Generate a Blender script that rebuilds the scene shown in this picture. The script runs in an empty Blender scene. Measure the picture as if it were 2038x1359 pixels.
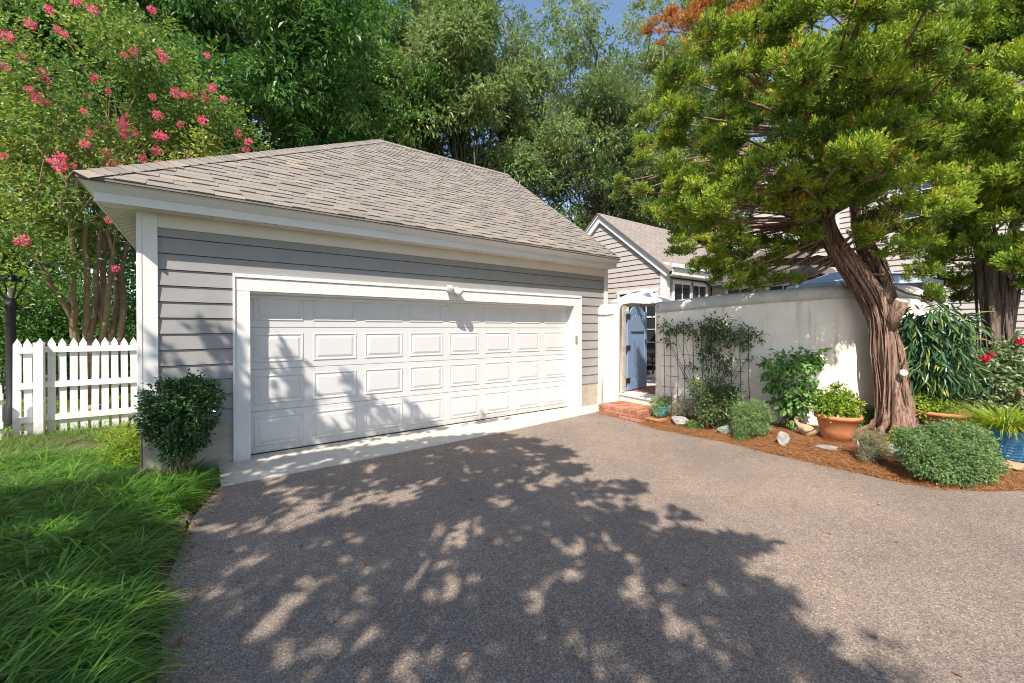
import bpy, math, random
import numpy as np
from mathutils import Vector, Matrix
from mathutils.geometry import tessellate_polygon

R = math.radians
rng = np.random.default_rng(7)
random.seed(7)
scene = bpy.context.scene
col = scene.collection

# ------------------------------------------------------------------ camera
FPX, YAW, PIT, CXP, CYP = 832.62, R(36.467), R(.4637), 1019., 661.3   # photo pixels (2038 wide)
CAM = np.array([0., -6.025, 1.603])
cd = bpy.data.cameras.new('camera')
cam = bpy.data.objects.new('camera', cd)
col.objects.link(cam)
cam.location = CAM
cam.rotation_euler = (math.pi / 2 - PIT, 0, -YAW)
cd.sensor_width = 36
cd.lens = FPX / 2038 * 36
cd.shift_y = -(679.5 - CYP) / 2038
cd.clip_start = .05
cd.clip_end = 2000
scene.camera = cam

# ------------------------------------------------------------------ light
SUNV = np.array([-1.16, -1., 1.755])
SUNV = SUNV / np.linalg.norm(SUNV)
world = bpy.data.worlds.new('World')
scene.world = world
world.use_nodes = True
nt = world.node_tree
bg = nt.nodes['Background']
sky = nt.nodes.new('ShaderNodeTexSky')
sky.sky_type = 'NISHITA'
sky.sun_disc = False
sky.sun_elevation = math.asin(SUNV[2])
sky.sun_rotation = math.atan2(SUNV[0], SUNV[1])
sky.air_density = 1.0
sky.dust_density = 1.0
sky.ozone_density = 1.0
nt.links.new(sky.outputs[0], bg.inputs[0])
bg.inputs[1].default_value = .15
sl = bpy.data.lights.new('sun', 'SUN')
sl.energy = 5.0
sl.angle = R(.45)
sl.color = (1, .92, .82)
so = bpy.data.objects.new('sun', sl)
col.objects.link(so)
so.rotation_euler = Vector(SUNV).to_track_quat('Z', 'Y').to_euler()
so.location = (-20, -20, 30)
vs = scene.view_settings
vs.view_transform = 'Standard'
vs.look = 'None'
vs.exposure = .66
vs.gamma = 1
scene.render.engine = 'CYCLES'
scene.cycles.max_bounces = 6
scene.cycles.transparent_max_bounces = 6
scene.cycles.use_denoising = True
scene.cycles.denoising_prefilter = 'ACCURATE'
scene.cycles.use_adaptive_sampling = False
scene.cycles.sample_clamp_indirect = 3.
scene.cycles.filter_width = 1.0

# ------------------------------------------------------------------ pixel helpers (photo pixels -> places)
_cy, _sy, _cp, _sp = math.cos(YAW), math.sin(YAW), math.cos(PIT), math.sin(PIT)
def ray(u, v):
    r = (u - CXP) / FPX; U = (CYP - v) / FPX
    fw = _cp + U * _sp; up = -_sp + U * _cp
    return np.array([r * _cy + fw * _sy, -r * _sy + fw * _cy, up])
def G(u, v, z=0.):
    d = ray(u, v); t = (z - CAM[2]) / d[2]; return CAM + t * d
def atX(u, v, x):
    d = ray(u, v); return CAM + (x - CAM[0]) / d[0] * d
def atY(u, v, y):
    d = ray(u, v); return CAM + (y - CAM[1]) / d[1] * d
def atD(u, v, dep):
    return CAM + dep * ray(u, v)
def project(P):
    d = np.asarray(P, float) - CAM
    r = d[..., 0] * _cy - d[..., 1] * _sy; fw = d[..., 0] * _sy + d[..., 1] * _cy
    F = fw * _cp - d[..., 2] * _sp; U = fw * _sp + d[..., 2] * _cp
    F = np.where(np.abs(F) < 1e-6, 1e-6, F)
    return CXP + FPX * r / F, CYP - FPX * U / F, F

# ------------------------------------------------------------------ noise
_grid = rng.random((64, 64))
def vnoise(x, y):
    x = np.asarray(x, float); y = np.asarray(y, float)
    xi = np.floor(x).astype(int); yi = np.floor(y).astype(int)
    fx = x - xi; fy = y - yi
    fx = fx * fx * (3 - 2 * fx); fy = fy * fy * (3 - 2 * fy)
    g = lambda a, b: _grid[a % 64, b % 64]
    return (g(xi, yi) * (1 - fx) + g(xi + 1, yi) * fx) * (1 - fy) + (g(xi, yi + 1) * (1 - fx) + g(xi + 1, yi + 1) * fx) * fy
def fbm(x, y):
    return .55 * vnoise(x, y) + .3 * vnoise(x * 2.1 + 9, y * 2.1 + 4) + .15 * vnoise(x * 4.3 + 3, y * 4.3 + 7)
def unit(a):
    a = np.asarray(a, float)
    return a / np.maximum(np.linalg.norm(a, axis=-1, keepdims=True), 1e-9)

# ------------------------------------------------------------------ mesh builder
class MB:
    def __init__(s):
        s.v = []; s.f = []; s.t = []; s.n = 0
    def add(s, verts, faces, tint=None):
        verts = np.asarray(verts, float).reshape(-1, 3)
        for f in faces:
            f = np.asarray(f, int)
            if f.ndim == 1: f = f[None]
            s.f.append(f + s.n)
        s.v.append(verts)
        s.t.append(np.full(len(verts), .5) if tint is None else np.broadcast_to(np.asarray(tint, float), (len(verts),)))
        s.n += len(verts)
        return s
    def box(s, x0, x1, y0, y1, z0, z1, M=None):
        v = np.array([(x, y, z) for x in (x0, x1) for y in (y0, y1) for z in (z0, z1)], float)
        if M is not None: v = v @ np.array(M)[:3, :3].T + np.array(M)[:3, 3]
        return s.add(v, [[(0, 1, 3, 2), (4, 6, 7, 5), (0, 4, 5, 1), (2, 3, 7, 6), (0, 2, 6, 4), (1, 5, 7, 3)]])
    def prism(s, poly, a, b):
        """poly: list of (y,z); extruded along x from a to b"""
        n = len(poly)
        v = [(a, p[0], p[1]) for p in poly] + [(b, p[0], p[1]) for p in poly]
        fs = [[(i, (i + 1) % n, n + (i + 1) % n, n + i) for i in range(n)]]
        if n == 4: fs.append([(3, 2, 1, 0), (4, 5, 6, 7)])
        else: fs += [[tuple(range(n))[::-1]], [tuple(range(n, 2 * n))]]
        return s.add(v, fs)
    def tube(s, pts, rad, sides=7, tint=None, cap=True, wob=0.):
        pts = np.asarray(pts, float); m = len(pts)
        rad = np.broadcast_to(np.asarray(rad, float), (m,))
        tan = np.gradient(pts, axis=0); tan = unit(tan)
        ref = np.array([0, 0, 1.]) if abs(tan[0][2]) < .9 else np.array([1., 0, 0])
        a = unit(np.cross(tan, ref)); 
        for i in range(1, m):
            w = a[i - 1] - tan[i] * (a[i - 1] @ tan[i]); a[i] = unit(w)
        b = np.cross(tan, a)
        th = np.linspace(0, 2 * math.pi, sides, endpoint=False)
        rr = rad[:, None] * (1 + (wob * rng.standard_normal((m, sides)) if wob else 0))
        v = pts[:, None] + rr[..., None] * (np.cos(th)[None, :, None] * a[:, None] + np.sin(th)[None, :, None] * b[:, None])
        idx = np.arange(m * sides).reshape(m, sides)
        q = np.stack([idx[:-1], np.roll(idx[:-1], -1, 1), np.roll(idx[1:], -1, 1), idx[1:]], -1).reshape(-1, 4)
        fs = [q]
        if cap: fs += [np.array([tuple(idx[0][::-1])]), np.array([tuple(idx[-1])])]
        return s.add(v.reshape(-1, 3), fs, tint)
    def lathe(s, prof, sides=24, c=(0, 0, 0)):
        pr = np.asarray(prof, float); m = len(pr)
        th = np.linspace(0, 2 * math.pi, sides, endpoint=False)
        v = np.stack([pr[:, None, 0] * np.cos(th) + c[0], pr[:, None, 0] * np.sin(th) + c[1], np.repeat(pr[:, None, 1], sides, 1) + c[2]], -1)
        idx = np.arange(m * sides).reshape(m, sides)
        q = np.stack([idx[:-1], np.roll(idx[:-1], -1, 1), np.roll(idx[1:], -1, 1), idx[1:]], -1).reshape(-1, 4)
        return s.add(v.reshape(-1, 3), [q])
    def mesh(s, name, smooth=False):
        me = bpy.data.meshes.new(name)
        v = np.concatenate(s.v)
        me.vertices.add(len(v)); me.vertices.foreach_set('co', v.astype(np.float32).ravel())
        li = []; tot = []
        for f in s.f:
            li.append(f.ravel()); tot.append(np.full(len(f), f.shape[1]))
        li = np.concatenate(li); tot = np.concatenate(tot)
        me.loops.add(len(li)); me.loops.foreach_set('vertex_index', li.astype(np.int32))
        st = np.concatenate([[0], np.cumsum(tot)[:-1]])
        me.polygons.add(len(tot)); me.polygons.foreach_set('loop_start', st.astype(np.int32))
        me.update(calc_edges=True)
        me.polygons.foreach_set('use_smooth', np.full(len(tot), smooth))
        at = me.attributes.new('tint', 'FLOAT', 'POINT')
        at.data.foreach_set('value', np.concatenate(s.t).astype(np.float32))
        me.update()
        return me
    def obj(s, name, mat, parent=None, smooth=False):
        return link(name, s.mesh(name, smooth), mat, parent)

def link(name, me, mat=None, parent=None):
    if mat is not None and not me.materials: me.materials.append(mat)
    o = bpy.data.objects.new(name, me)
    col.objects.link(o)
    if parent is not None: o.parent = parent
    return o
def thing(name, label, cat, loc=(0, 0, 0), group=None):
    o = bpy.data.objects.new(name, None)
    o.empty_display_size = .1
    col.objects.link(o); o.location = loc
    return tag(o, label, cat, group)
def tag(o, label, cat, group=None, kind=None):
    o['label'] = label; o['category'] = cat
    if group: o['group'] = group
    if kind: o['kind'] = kind
    return o
def place(o, parent):
    """parent o (built in world coordinates) to an Empty that stands elsewhere"""
    o.parent = parent
    o.matrix_parent_inverse = Matrix.Translation(parent.location).inverted()
    return o
def part(mb, name, mat, parent, smooth=False):
    return place(mb.obj(name, mat, None, smooth), parent)
def structure(mb, name, label, mat, smooth=False):
    o = mb.obj(name, mat, None, smooth)
    o['kind'] = 'structure'; o['label'] = label; o['category'] = name.replace('_', ' ')
    return o

# ------------------------------------------------------------------ materials
def newmat(name):
    m = bpy.data.materials.new(name); m.use_nodes = True
    nt = m.node_tree
    return m, nt, nt.nodes['Principled BSDF'], nt.nodes, nt.links
def noise_node(nt, scale, detail=4, rough=.6, coord='Object'):
    tc = nt.nodes.new('ShaderNodeTexCoord'); n = nt.nodes.new('ShaderNodeTexNoise')
    n.inputs['Scale'].default_value = scale; n.inputs['Detail'].default_value = detail; n.inputs['Roughness'].default_value = rough
    nt.links.new(tc.outputs[coord], n.inputs['Vector'])
    return n
def ramp(nt, src, stops):
    r = nt.nodes.new('ShaderNodeValToRGB'); e = r.color_ramp.elements
    while len(e) < len(stops): e.new(.5)
    for k, (p, c) in enumerate(stops):
        e[k].position = p; e[k].color = (*c, 1) if len(c) == 3 else c
    nt.links.new(src, r.inputs[0]); return r
def mixc(nt, fac, a, b, mode='MIX'):
    m = nt.nodes.new('ShaderNodeMix'); m.data_type = 'RGBA'; m.blend_type = mode
    for s, i in ((fac, 0), (a, 6), (b, 7)):
        if hasattr(s, 'is_output'): nt.links.new(s, m.inputs[i])
        else: m.inputs[i].default_value = s if i == 0 else (*s, 1)
    return m.outputs[2]
def bump(nt, src, strength, dist, b):
    n = nt.nodes.new('ShaderNodeBump'); n.inputs['Strength'].default_value = strength; n.inputs['Distance'].default_value = dist
    nt.links.new(src, n.inputs['Height']); nt.links.new(n.outputs[0], b.inputs['Normal']); return n
def simple(name, c, rough=.6, var=.12, scale=6, bs=0., bscale=60, metal=0., spec=.4, dirt=None):
    m, nt, b, N, L = newmat(name)
    n = noise_node(nt, scale, 6)
    lo = tuple(x * (1 - var) for x in c); hi = tuple(min(1, x * (1 + var)) for x in c)
    r = ramp(nt, n.outputs[0], [(.3, lo), (.7, hi)])
    out = r.outputs[0]
    if dirt:
        n3 = noise_node(nt, dirt[1], 8, .7)
        r3 = ramp(nt, n3.outputs[0], [(dirt[2], (0, 0, 0)), (dirt[2] + .12, (1, 1, 1))])
        out = mixc(nt, r3.outputs[0], out, dirt[0])
    L.new(out, b.inputs['Base Color'])
    b.inputs['Roughness'].default_value = rough; b.inputs['Metallic'].default_value = metal
    b.inputs['Specular IOR Level'].default_value = spec
    if bs:
        n2 = noise_node(nt, bscale, 6, .65); bump(nt, n2.outputs[0], bs, .01, b)
    return m
def leafmat(name, stops, rough=.45, trans=.3, spec=.35):
    m, nt, b, N, L = newmat(name)
    a = N.new('ShaderNodeAttribute'); a.attribute_name = 'tint'
    r = ramp(nt, a.outputs['Fac'], stops)
    L.new(r.outputs[0], b.inputs['Base Color'])
    b.inputs['Roughness'].default_value = rough; b.inputs['Specular IOR Level'].default_value = spec
    t = N.new('ShaderNodeBsdfTranslucent')
    hs = N.new('ShaderNodeHueSaturation'); hs.inputs['Hue'].default_value = .485; hs.inputs['Saturation'].default_value = 1.1; hs.inputs['Value'].default_value = 1.4
    L.new(r.outputs[0], hs.inputs['Color']); L.new(hs.outputs[0], t.inputs['Color'])
    mx = N.new('ShaderNodeMixShader'); mx.inputs[0].default_value = trans
    L.new(b.outputs[0], mx.inputs[1]); L.new(t.outputs[0], mx.inputs[2])
    L.new(mx.outputs[0], N['Material Output'].inputs[0])
    return m
def barkmat(name, c1, c2, zs=.25, scale=14, bs=.8):
    m, nt, b, N, L = newmat(name)
    tc = N.new('ShaderNodeTexCoord'); mp = N.new('ShaderNodeMapping'); mp.inputs['Scale'].default_value = (1, 1, zs)
    n = N.new('ShaderNodeTexNoise'); n.inputs['Scale'].default_value = scale; n.inputs['Detail'].default_value = 8; n.inputs['Roughness'].default_value = .65
    L.new(tc.outputs['Object'], mp.inputs[0]); L.new(mp.outputs[0], n.inputs['Vector'])
    r = ramp(nt, n.outputs[0], [(.3, c1), (.68, c2)])
    L.new(r.outputs[0], b.inputs['Base Color']); b.inputs['Roughness'].default_value = .9; b.inputs['Specular IOR Level'].default_value = .15
    bump(nt, n.outputs[0], bs, .03, b)
    return m

M = {}
M['white'] = simple('white_paint', (.68, .665, .65), .45, .04, 3, .05, 90, dirt=((.55, .52, .47), 5, .72))
M['door_white'] = simple('door_paint', (.60, .585, .57), .4, .03, 2, .06, 140, dirt=((.66, .64, .6), 4, .74))
M['soffit'] = simple('soffit_paint', (.66, .62, .56), .6, .05, 3)
M['siding'] = simple('siding_paint', (.272, .262, .256), .55, .07, 4, .15, 60, dirt=((.27, .25, .235), 7, .68))
M['house_siding'] = simple('house_siding_paint', (.43, .385, .36), .6, .06, 4, .1, 60)
M['concrete'] = simple('foundation_concrete', (.36, .32, .26), .9, .2, 5, .5, 40, dirt=((.2, .17, .13), 3, .62))
M['apron'] = simple('apron_concrete', (.50, .465, .41), .9, .12, 4, .4, 120, dirt=((.26, .24, .21), 22, .64))
M['stucco'] = simple('stucco', (.78, .695, .60), .9, .10, 2.5, .2, 55, dirt=((.48, .42, .35), 4, .66))
M['stucco_cap'] = simple('stucco_cap', (.50, .47, .43), .95, .14, 5, .8, 40, dirt=((.2, .16, .13), 9, .6))
M['gap_shade'] = simple('gap_shade_core', (.03, .027, .025), .9, .2)  # near-black core colour, painted shade for the lines under siding boards
def streaks(m):
    nt = m.node_tree; b = nt.nodes['Principled BSDF']; src = b.inputs['Base Color'].links[0].from_socket
    tc = nt.nodes.new('ShaderNodeTexCoord'); mp = nt.nodes.new('ShaderNodeMapping'); mp.inputs['Scale'].default_value = (7, 7, .7); nt.links.new(tc.outputs['Object'], mp.inputs[0])
    n = nt.nodes.new('ShaderNodeTexNoise'); n.inputs['Scale'].default_value = 1.6; n.inputs['Detail'].default_value = 6; nt.links.new(mp.outputs[0], n.inputs['Vector'])
    r = ramp(nt, n.outputs[0], [(.56, (0, 0, 0)), (.74, (.55, .55, .55))])
    nt.links.new(mixc(nt, r.outputs[0], src, (.42, .34, .26)), b.inputs['Base Color'])
streaks(M['stucco'])
M['dark'] = simple('dark_void', (.012, .012, .012), .9, .2)
M['black_metal'] = simple('black_metal', (.018, .018, .019), .45, .2, 9, .1, 60)
M['rust_wire'] = simple('rust_wire', (.045, .035, .03), .7, .4, 40)
M['rubber'] = simple('rubber', (.02, .02, .02), .8)
M['mortar'] = simple('mortar', (.52, .45, .37), .95, .1, 30, .4, 90)
M['gate_blue'] = simple('gate_blue_paint', (.20, .285, .44), .5, .08, 5, .1, 80)
M['wood_grey'] = simple('weathered_wood', (.38, .34, .30), .85, .25, 8, .3, 50)
M['terracotta'] = simple('terracotta', (.50, .20, .085), .8, .12, 6, .2, 80, dirt=((.55, .36, .25), 5, .62))
M['terracotta_old'] = simple('old_terracotta', (.46, .2, .08), .85, .25, 9, .35, 60, dirt=((.2, .14, .07), 7, .55))
M['teal'] = simple('teal_glaze', (.045, .21, .24), .25, .25, 8, .1, 40, spec=.6)
M['soil'] = simple('soil', (.06, .04, .028), .95, .3, 14, .6, 60)
M['rock'] = simple('rock', (.30, .285, .265), .9, .25, 9, .7, 25, dirt=((.22, .22, .2), 8, .6))
M['rock_green'] = simple('green_rock', (.24, .28, .24), .9, .25, 9, .7, 25, dirt=((.4, .4, .36), 8, .6))
M['clay'] = simple('hen_clay', (.42, .29, .17), .85, .15, 12, .3, 60)
M['label_white'] = simple('label_plastic', (.8, .8, .78), .4, .02)
M['canvas'] = simple('umbrella_canvas', (.74, .71, .66), .85, .04, 4, .1, 200)
M['canvas_sky_shade'] = simple('sky_shaded_canvas', (.40, .50, .66), .85, .05, 4, .1, 200)  # white cloth; its bluish sky shade is put into the colour
M['glass'] = simple('window_glass', (.03, .035, .04), .06, .1, spec=.8)
M['curtain'] = simple('curtain', (.3, .3, .3), .9, .1)
M['glassbulb'] = simple('lamp_glass', (.5, .46, .38), .15, .1, spec=.8)
M['keypad'] = simple('keypad_plastic', (.36, .30, .24), .5, .05)
M['wood_cut'] = simple('cut_wood', (.42, .39, .36), .9, .2, 30, .4, 60)
M['fence'] = simple('fence_paint', (.74, .71, .69), .6, .07, 6, .2, 60, dirt=((.5, .45, .4), 9, .7))
M['dirt'] = simple('bare_soil', (.11, .075, .05), .95, .3, 6, .6, 40, dirt=((.06, .08, .03), 5, .5))
M['cedar_bark'] = barkmat('cedar_bark', (.035, .017, .012), (.44, .285, .215), .10, 38, 1.)
M['cedar_bark2'] = barkmat('grey_cedar_bark', (.05, .035, .03), (.24, .19, .16), .12, 22, 1.)
M['crape_bark'] = barkmat('crape_bark', (.17, .115, .07), (.36, .26, .17), .35, 9, .2)
M['bark'] = barkmat('tree_bark', (.07, .06, .05), (.22, .19, .155), .3, 9, .7)
M['stem'] = simple('green_stem', (.09, .1, .045), .7, .3, 20)

def splash(m, z1, c):
    nt = m.node_tree; b = nt.nodes['Principled BSDF']; src = b.inputs['Base Color'].links[0].from_socket
    ge = nt.nodes.new('ShaderNodeNewGeometry'); sp = nt.nodes.new('ShaderNodeSeparateXYZ'); nt.links.new(ge.outputs['Position'], sp.inputs[0])
    n = noise_node(nt, 14, 8, .75); nt.links.new(ge.outputs['Position'], n.inputs['Vector'])
    mr = nt.nodes.new('ShaderNodeMapRange'); mr.inputs[1].default_value = 0; mr.inputs[2].default_value = z1; mr.inputs[3].default_value = .62; mr.inputs[4].default_value = .12
    nt.links.new(sp.outputs[2], mr.inputs[0])
    ma = nt.nodes.new('ShaderNodeMath'); ma.operation = 'MULTIPLY'; nt.links.new(mr.outputs[0], ma.inputs[0]); nt.links.new(n.outputs[0], ma.inputs[1])
    r = ramp(nt, ma.outputs[0], [(.16, (0, 0, 0)), (.42, (.75, .75, .75))])
    nt.links.new(mixc(nt, r.outputs[0], src, c), b.inputs['Base Color'])
splash(M['door_white'], .5, (.36, .31, .25)); splash(M['fence'], .5, (.3, .27, .2)); splash(M['white'], .35, (.38, .33, .27))
# asphalt
def asphalt():
    """stones of the aggregate as small cells of their own tone, bound in darker tar"""
    m, nt, b, N, L = newmat('asphalt')
    tc = N.new('ShaderNodeTexCoord'); big = noise_node(nt, .8, 6); mid = noise_node(nt, 7, 6, .7)
    def cells(scale, stops):
        v = N.new('ShaderNodeTexVoronoi'); v.inputs['Scale'].default_value = scale; L.new(tc.outputs['Object'], v.inputs['Vector'])
        sp = N.new('ShaderNodeSeparateColor'); L.new(v.outputs['Color'], sp.inputs[0])
        return ramp(nt, sp.outputs[0], stops)
    r = cells(165, [(0, (.12, .098, .081)), (.35, (.205, .164, .134)), (.75, (.275, .218, .177)), (1, (.41, .33, .268))])
    r2 = cells(80, [(0, (.86, .86, .87)), (.6, (1., 1., 1.)), (.93, (1.06, 1.05, 1.04)), (1, (1.45, 1.42, 1.38))])
    c = mixc(nt, 1.0, r.outputs[0], r2.outputs[0], 'MULTIPLY')
    rb = ramp(nt, big.outputs[0], [(.35, (.82, .83, .85)), (.65, (1.10, 1.08, 1.05))])
    c = mixc(nt, 1.0, c, rb.outputs[0], 'MULTIPLY')
    rm = ramp(nt, mid.outputs[0], [(.3, (.9, .9, .9)), (.7, (1.08, 1.08, 1.07))])
    c = mixc(nt, 1.0, c, rm.outputs[0], 'MULTIPLY')
    L.new(c, b.inputs['Base Color']); b.inputs['Roughness'].default_value = .9; b.inputs['Specular IOR Level'].default_value = .2
    return m
M['asphalt'] = asphalt()
def shingle():
    m, nt, b, N, L = newmat('shingle')
    oi = N.new('ShaderNodeObjectInfo'); ge = N.new('ShaderNodeNewGeometry')
    a = N.new('ShaderNodeMath'); a.operation = 'ADD'; L.new(oi.outputs['Random'], a.inputs[0]); L.new(ge.outputs['Random Per Island'], a.inputs[1])
    f = N.new('ShaderNodeMath'); f.operation = 'FRACT'; L.new(a.outputs[0], f.inputs[0])
    r = ramp(nt, f.outputs[0], [(0, (.185, .165, .145)), (.3, (.245, .215, .185)), (.6, (.215, .195, .175)), (.85, (.25, .215, .18)), (1, (.29, .245, .20))])
    n = noise_node(nt, 260, 2, .8, 'Generated'); 
    tc = N.new('ShaderNodeNewGeometry'); L.new(tc.outputs['Position'], n.inputs['Vector']); n.inputs['Scale'].default_value = 220
    rr = ramp(nt, n.outputs[0], [(.3, (.68, .68, .68)), (.7, (1.3, 1.3, 1.3))])
    c = mixc(nt, 1., r.outputs[0], rr.outputs[0], 'MULTIPLY')
    L.new(c, b.inputs['Base Color']); b.inputs['Roughness'].default_value = .95; b.inputs['Specular IOR Level'].default_value = .15
    return m
M['shingle'] = shingle()
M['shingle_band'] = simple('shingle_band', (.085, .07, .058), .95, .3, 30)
def far_shingle():
    m, nt, b, N, L = newmat('far_shingle')
    tc = N.new('ShaderNodeTexCoord'); br = N.new('ShaderNodeTexBrick')
    br.inputs['Scale'].default_value = 1; br.inputs['Brick Width'].default_value = .3; br.inputs['Row Height'].default_value = .14
    br.inputs['Mortar Size'].default_value = .008; br.inputs['Color1'].default_value = (.30, .25, .215, 1); br.inputs['Color2'].default_value = (.24, .2, .175, 1); br.inputs['Mortar'].default_value = (.1, .085, .075, 1)
    L.new(tc.outputs['UV'], br.inputs['Vector'])
    L.new(br.outputs[0], b.inputs['Base Color']); b.inputs['Roughness'].default_value = .95
    return m
M['far_shingle'] = far_shingle()
def brickmat():
    m, nt, b, N, L = newmat('brick')
    oi = N.new('ShaderNodeObjectInfo')
    r = ramp(nt, oi.outputs['Random'], [(0, (.27, .105, .06)), (.5, (.36, .15, .085)), (1, (.43, .20, .12))])
    n = noise_node(nt, 30, 6); rr = ramp(nt, n.outputs[0], [(.3, (.7, .7, .7)), (.7, (1.2, 1.2, 1.2))])
    L.new(mixc(nt, 1., r.outputs[0], rr.outputs[0], 'MULTIPLY'), b.inputs['Base Color']); b.inputs['Roughness'].default_value = .9
    bump(nt, n.outputs[0], .4, .01, b)
    return m
M['brick'] = brickmat()
def bluepot():
    m, nt, b, N, L = newmat('blue_glaze')
    n = noise_node(nt, 7, 5); r = ramp(nt, n.outputs[0], [(.3, (.015, .10, .26)), (.7, (.05, .25, .46))])
    L.new(r.outputs[0], b.inputs['Base Color']); b.inputs['Roughness'].default_value = .2; b.inputs['Specular IOR Level'].default_value = .6
    return m
M['blue_glaze'] = bluepot()
def groundmat():
    m, nt, b, N, L = newmat('lawn_ground')
    n = noise_node(nt, .5, 8); r = ramp(nt, n.outputs[0], [(.35, (.045, .075, .02)), (.6, (.10, .15, .035)), (.75, (.13, .11, .06))])
    L.new(r.outputs[0], b.inputs['Base Color']); b.inputs['Roughness'].default_value = .95
    n2 = noise_node(nt, 40, 4); bump(nt, n2.outputs[0], .8, .05, b)
    return m
M['lawn'] = groundmat()
def mulchmat():
    m, nt, b, N, L = newmat('pine_straw_bed')
    n = noise_node(nt, 26, 8, .75); r = ramp(nt, n.outputs[0], [(.3, (.05, .025, .012)), (.5, (.24, .105, .04)), (.7, (.36, .18, .08))])
    L.new(r.outputs[0], b.inputs['Base Color']); b.inputs['Roughness'].default_value = .95
    bump(nt, n.outputs[0], 1., .03, b)
    return m
M['mulch'] = mulchmat()
M['needle'] = leafmat('pine_straw', [(0, (0.168, 0.066, 0.024)), (.5, (0.384, 0.180, 0.066)), (1, (0.576, 0.312, 0.144))], .8, .1, .1)
M['liriope'] = leafmat('liriope_leaf', [(0, (0.033, 0.096, 0.019)), (.5, (0.096, 0.234, 0.033)), (.85, (0.243, 0.432, 0.057)), (1, (0.432, 0.432, 0.145))], .4, .35)
M['lawn_blade'] = leafmat('lawn_blade', [(0, (0.039, 0.091, 0.016)), (.6, (0.117, 0.221, 0.039)), (1, (0.260, 0.325, 0.078))], .5, .35)
M['oak_shaded'] = leafmat('shaded_oak_leaf', [(0, (0.035, 0.092, 0.024)), (.5, (0.075, 0.186, 0.044)), (.85, (0.143, 0.274, 0.065)), (1, (0.329, 0.372, 0.110))], .4, .3)  # leaf green darkened to carry the shade on the left-hand crowns
M['oak_light'] = leafmat('willow_oak_leaf', [(0, (0.068, 0.116, 0.040)), (.5, (0.160, 0.238, 0.083)), (.85, (0.281, 0.358, 0.126)), (1, (0.426, 0.416, 0.184))], .38, .36)
M['far_leaf'] = leafmat('far_leaf', [(0, (0.036, 0.081, 0.025)), (.6, (0.090, 0.162, 0.050)), (1, (0.198, 0.270, 0.090))], .5, .3)
M['crape_leaf'] = leafmat('crape_leaf', [(0, (0.046, 0.103, 0.030)), (.5, (0.127, 0.230, 0.052)), (.85, (0.310, 0.391, 0.092)), (1, (0.483, 0.414, 0.115))], .4, .42)
M['blossom'] = leafmat('crape_blossom', [(0, (.66, .07, .15)), (.5, (.80, .16, .25)), (1, (.88, .34, .40))], .6, .4)
M['cedar_leaf'] = leafmat('cedar_leaf', [(0, (0.031, 0.071, 0.017)), (.25, (0.093, 0.169, 0.027)), (.5, (0.237, 0.339, 0.041)), (.78, (0.423, 0.475, 0.054)), (.9, (0.407, 0.287, 0.068)), (1, (0.440, 0.153, 0.050))], .55, .25, .2)
M['boxwood'] = leafmat('holly_leaf', [(0, (0.018, 0.053, 0.015)), (.6, (0.045, 0.112, 0.030)), (1, (0.105, 0.195, 0.053))], .25, .2, .6)
M['lime_leaf'] = leafmat('lime_leaf', [(0, (0.076, 0.152, 0.019)), (.5, (0.202, 0.316, 0.037)), (1, (0.418, 0.481, 0.063))], .5, .4)
M['mid_leaf'] = leafmat('garden_leaf', [(0, (0.051, 0.121, 0.036)), (.5, (0.121, 0.254, 0.072)), (1, (0.304, 0.446, 0.142))], .45, .35)
M['thyme_leaf'] = leafmat('thyme_leaf', [(0, (0.065, 0.130, 0.046)), (.5, (0.156, 0.260, 0.091)), (1, (0.312, 0.429, 0.169))], .6, .3)
M['grey_leaf'] = leafmat('grey_leaf', [(0, (0.120, 0.132, 0.084)), (.5, (0.240, 0.252, 0.156)), (1, (0.336, 0.336, 0.144))], .7, .25)
M['strap_leaf'] = leafmat('strap_leaf', [(0, (.02, .06, .03)), (.5, (.045, .115, .05)), (.8, (.13, .22, .06)), (1, (.42, .45, .09))], .35, .3, .45)
M['lime_blade'] = leafmat('lime_blade', [(0, (.10, .19, .02)), (.5, (.24, .34, .04)), (1, (.42, .47, .08))], .45, .4)
M['rose_leaf'] = leafmat('rose_leaf', [(0, (0.050, 0.092, 0.042)), (.5, (0.134, 0.202, 0.084)), (1, (0.319, 0.370, 0.185))], .35, .25, .5)
M['rose'] = leafmat('rose_petal', [(0, (.5, .02, .06)), (1, (.75, .08, .16))], .5, .3)
M['vine_leaf'] = leafmat('vine_leaf', [(0, (0.030, 0.068, 0.027)), (.5, (0.068, 0.128, 0.045)), (1, (0.180, 0.225, 0.068))], .35, .3, .5)

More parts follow.
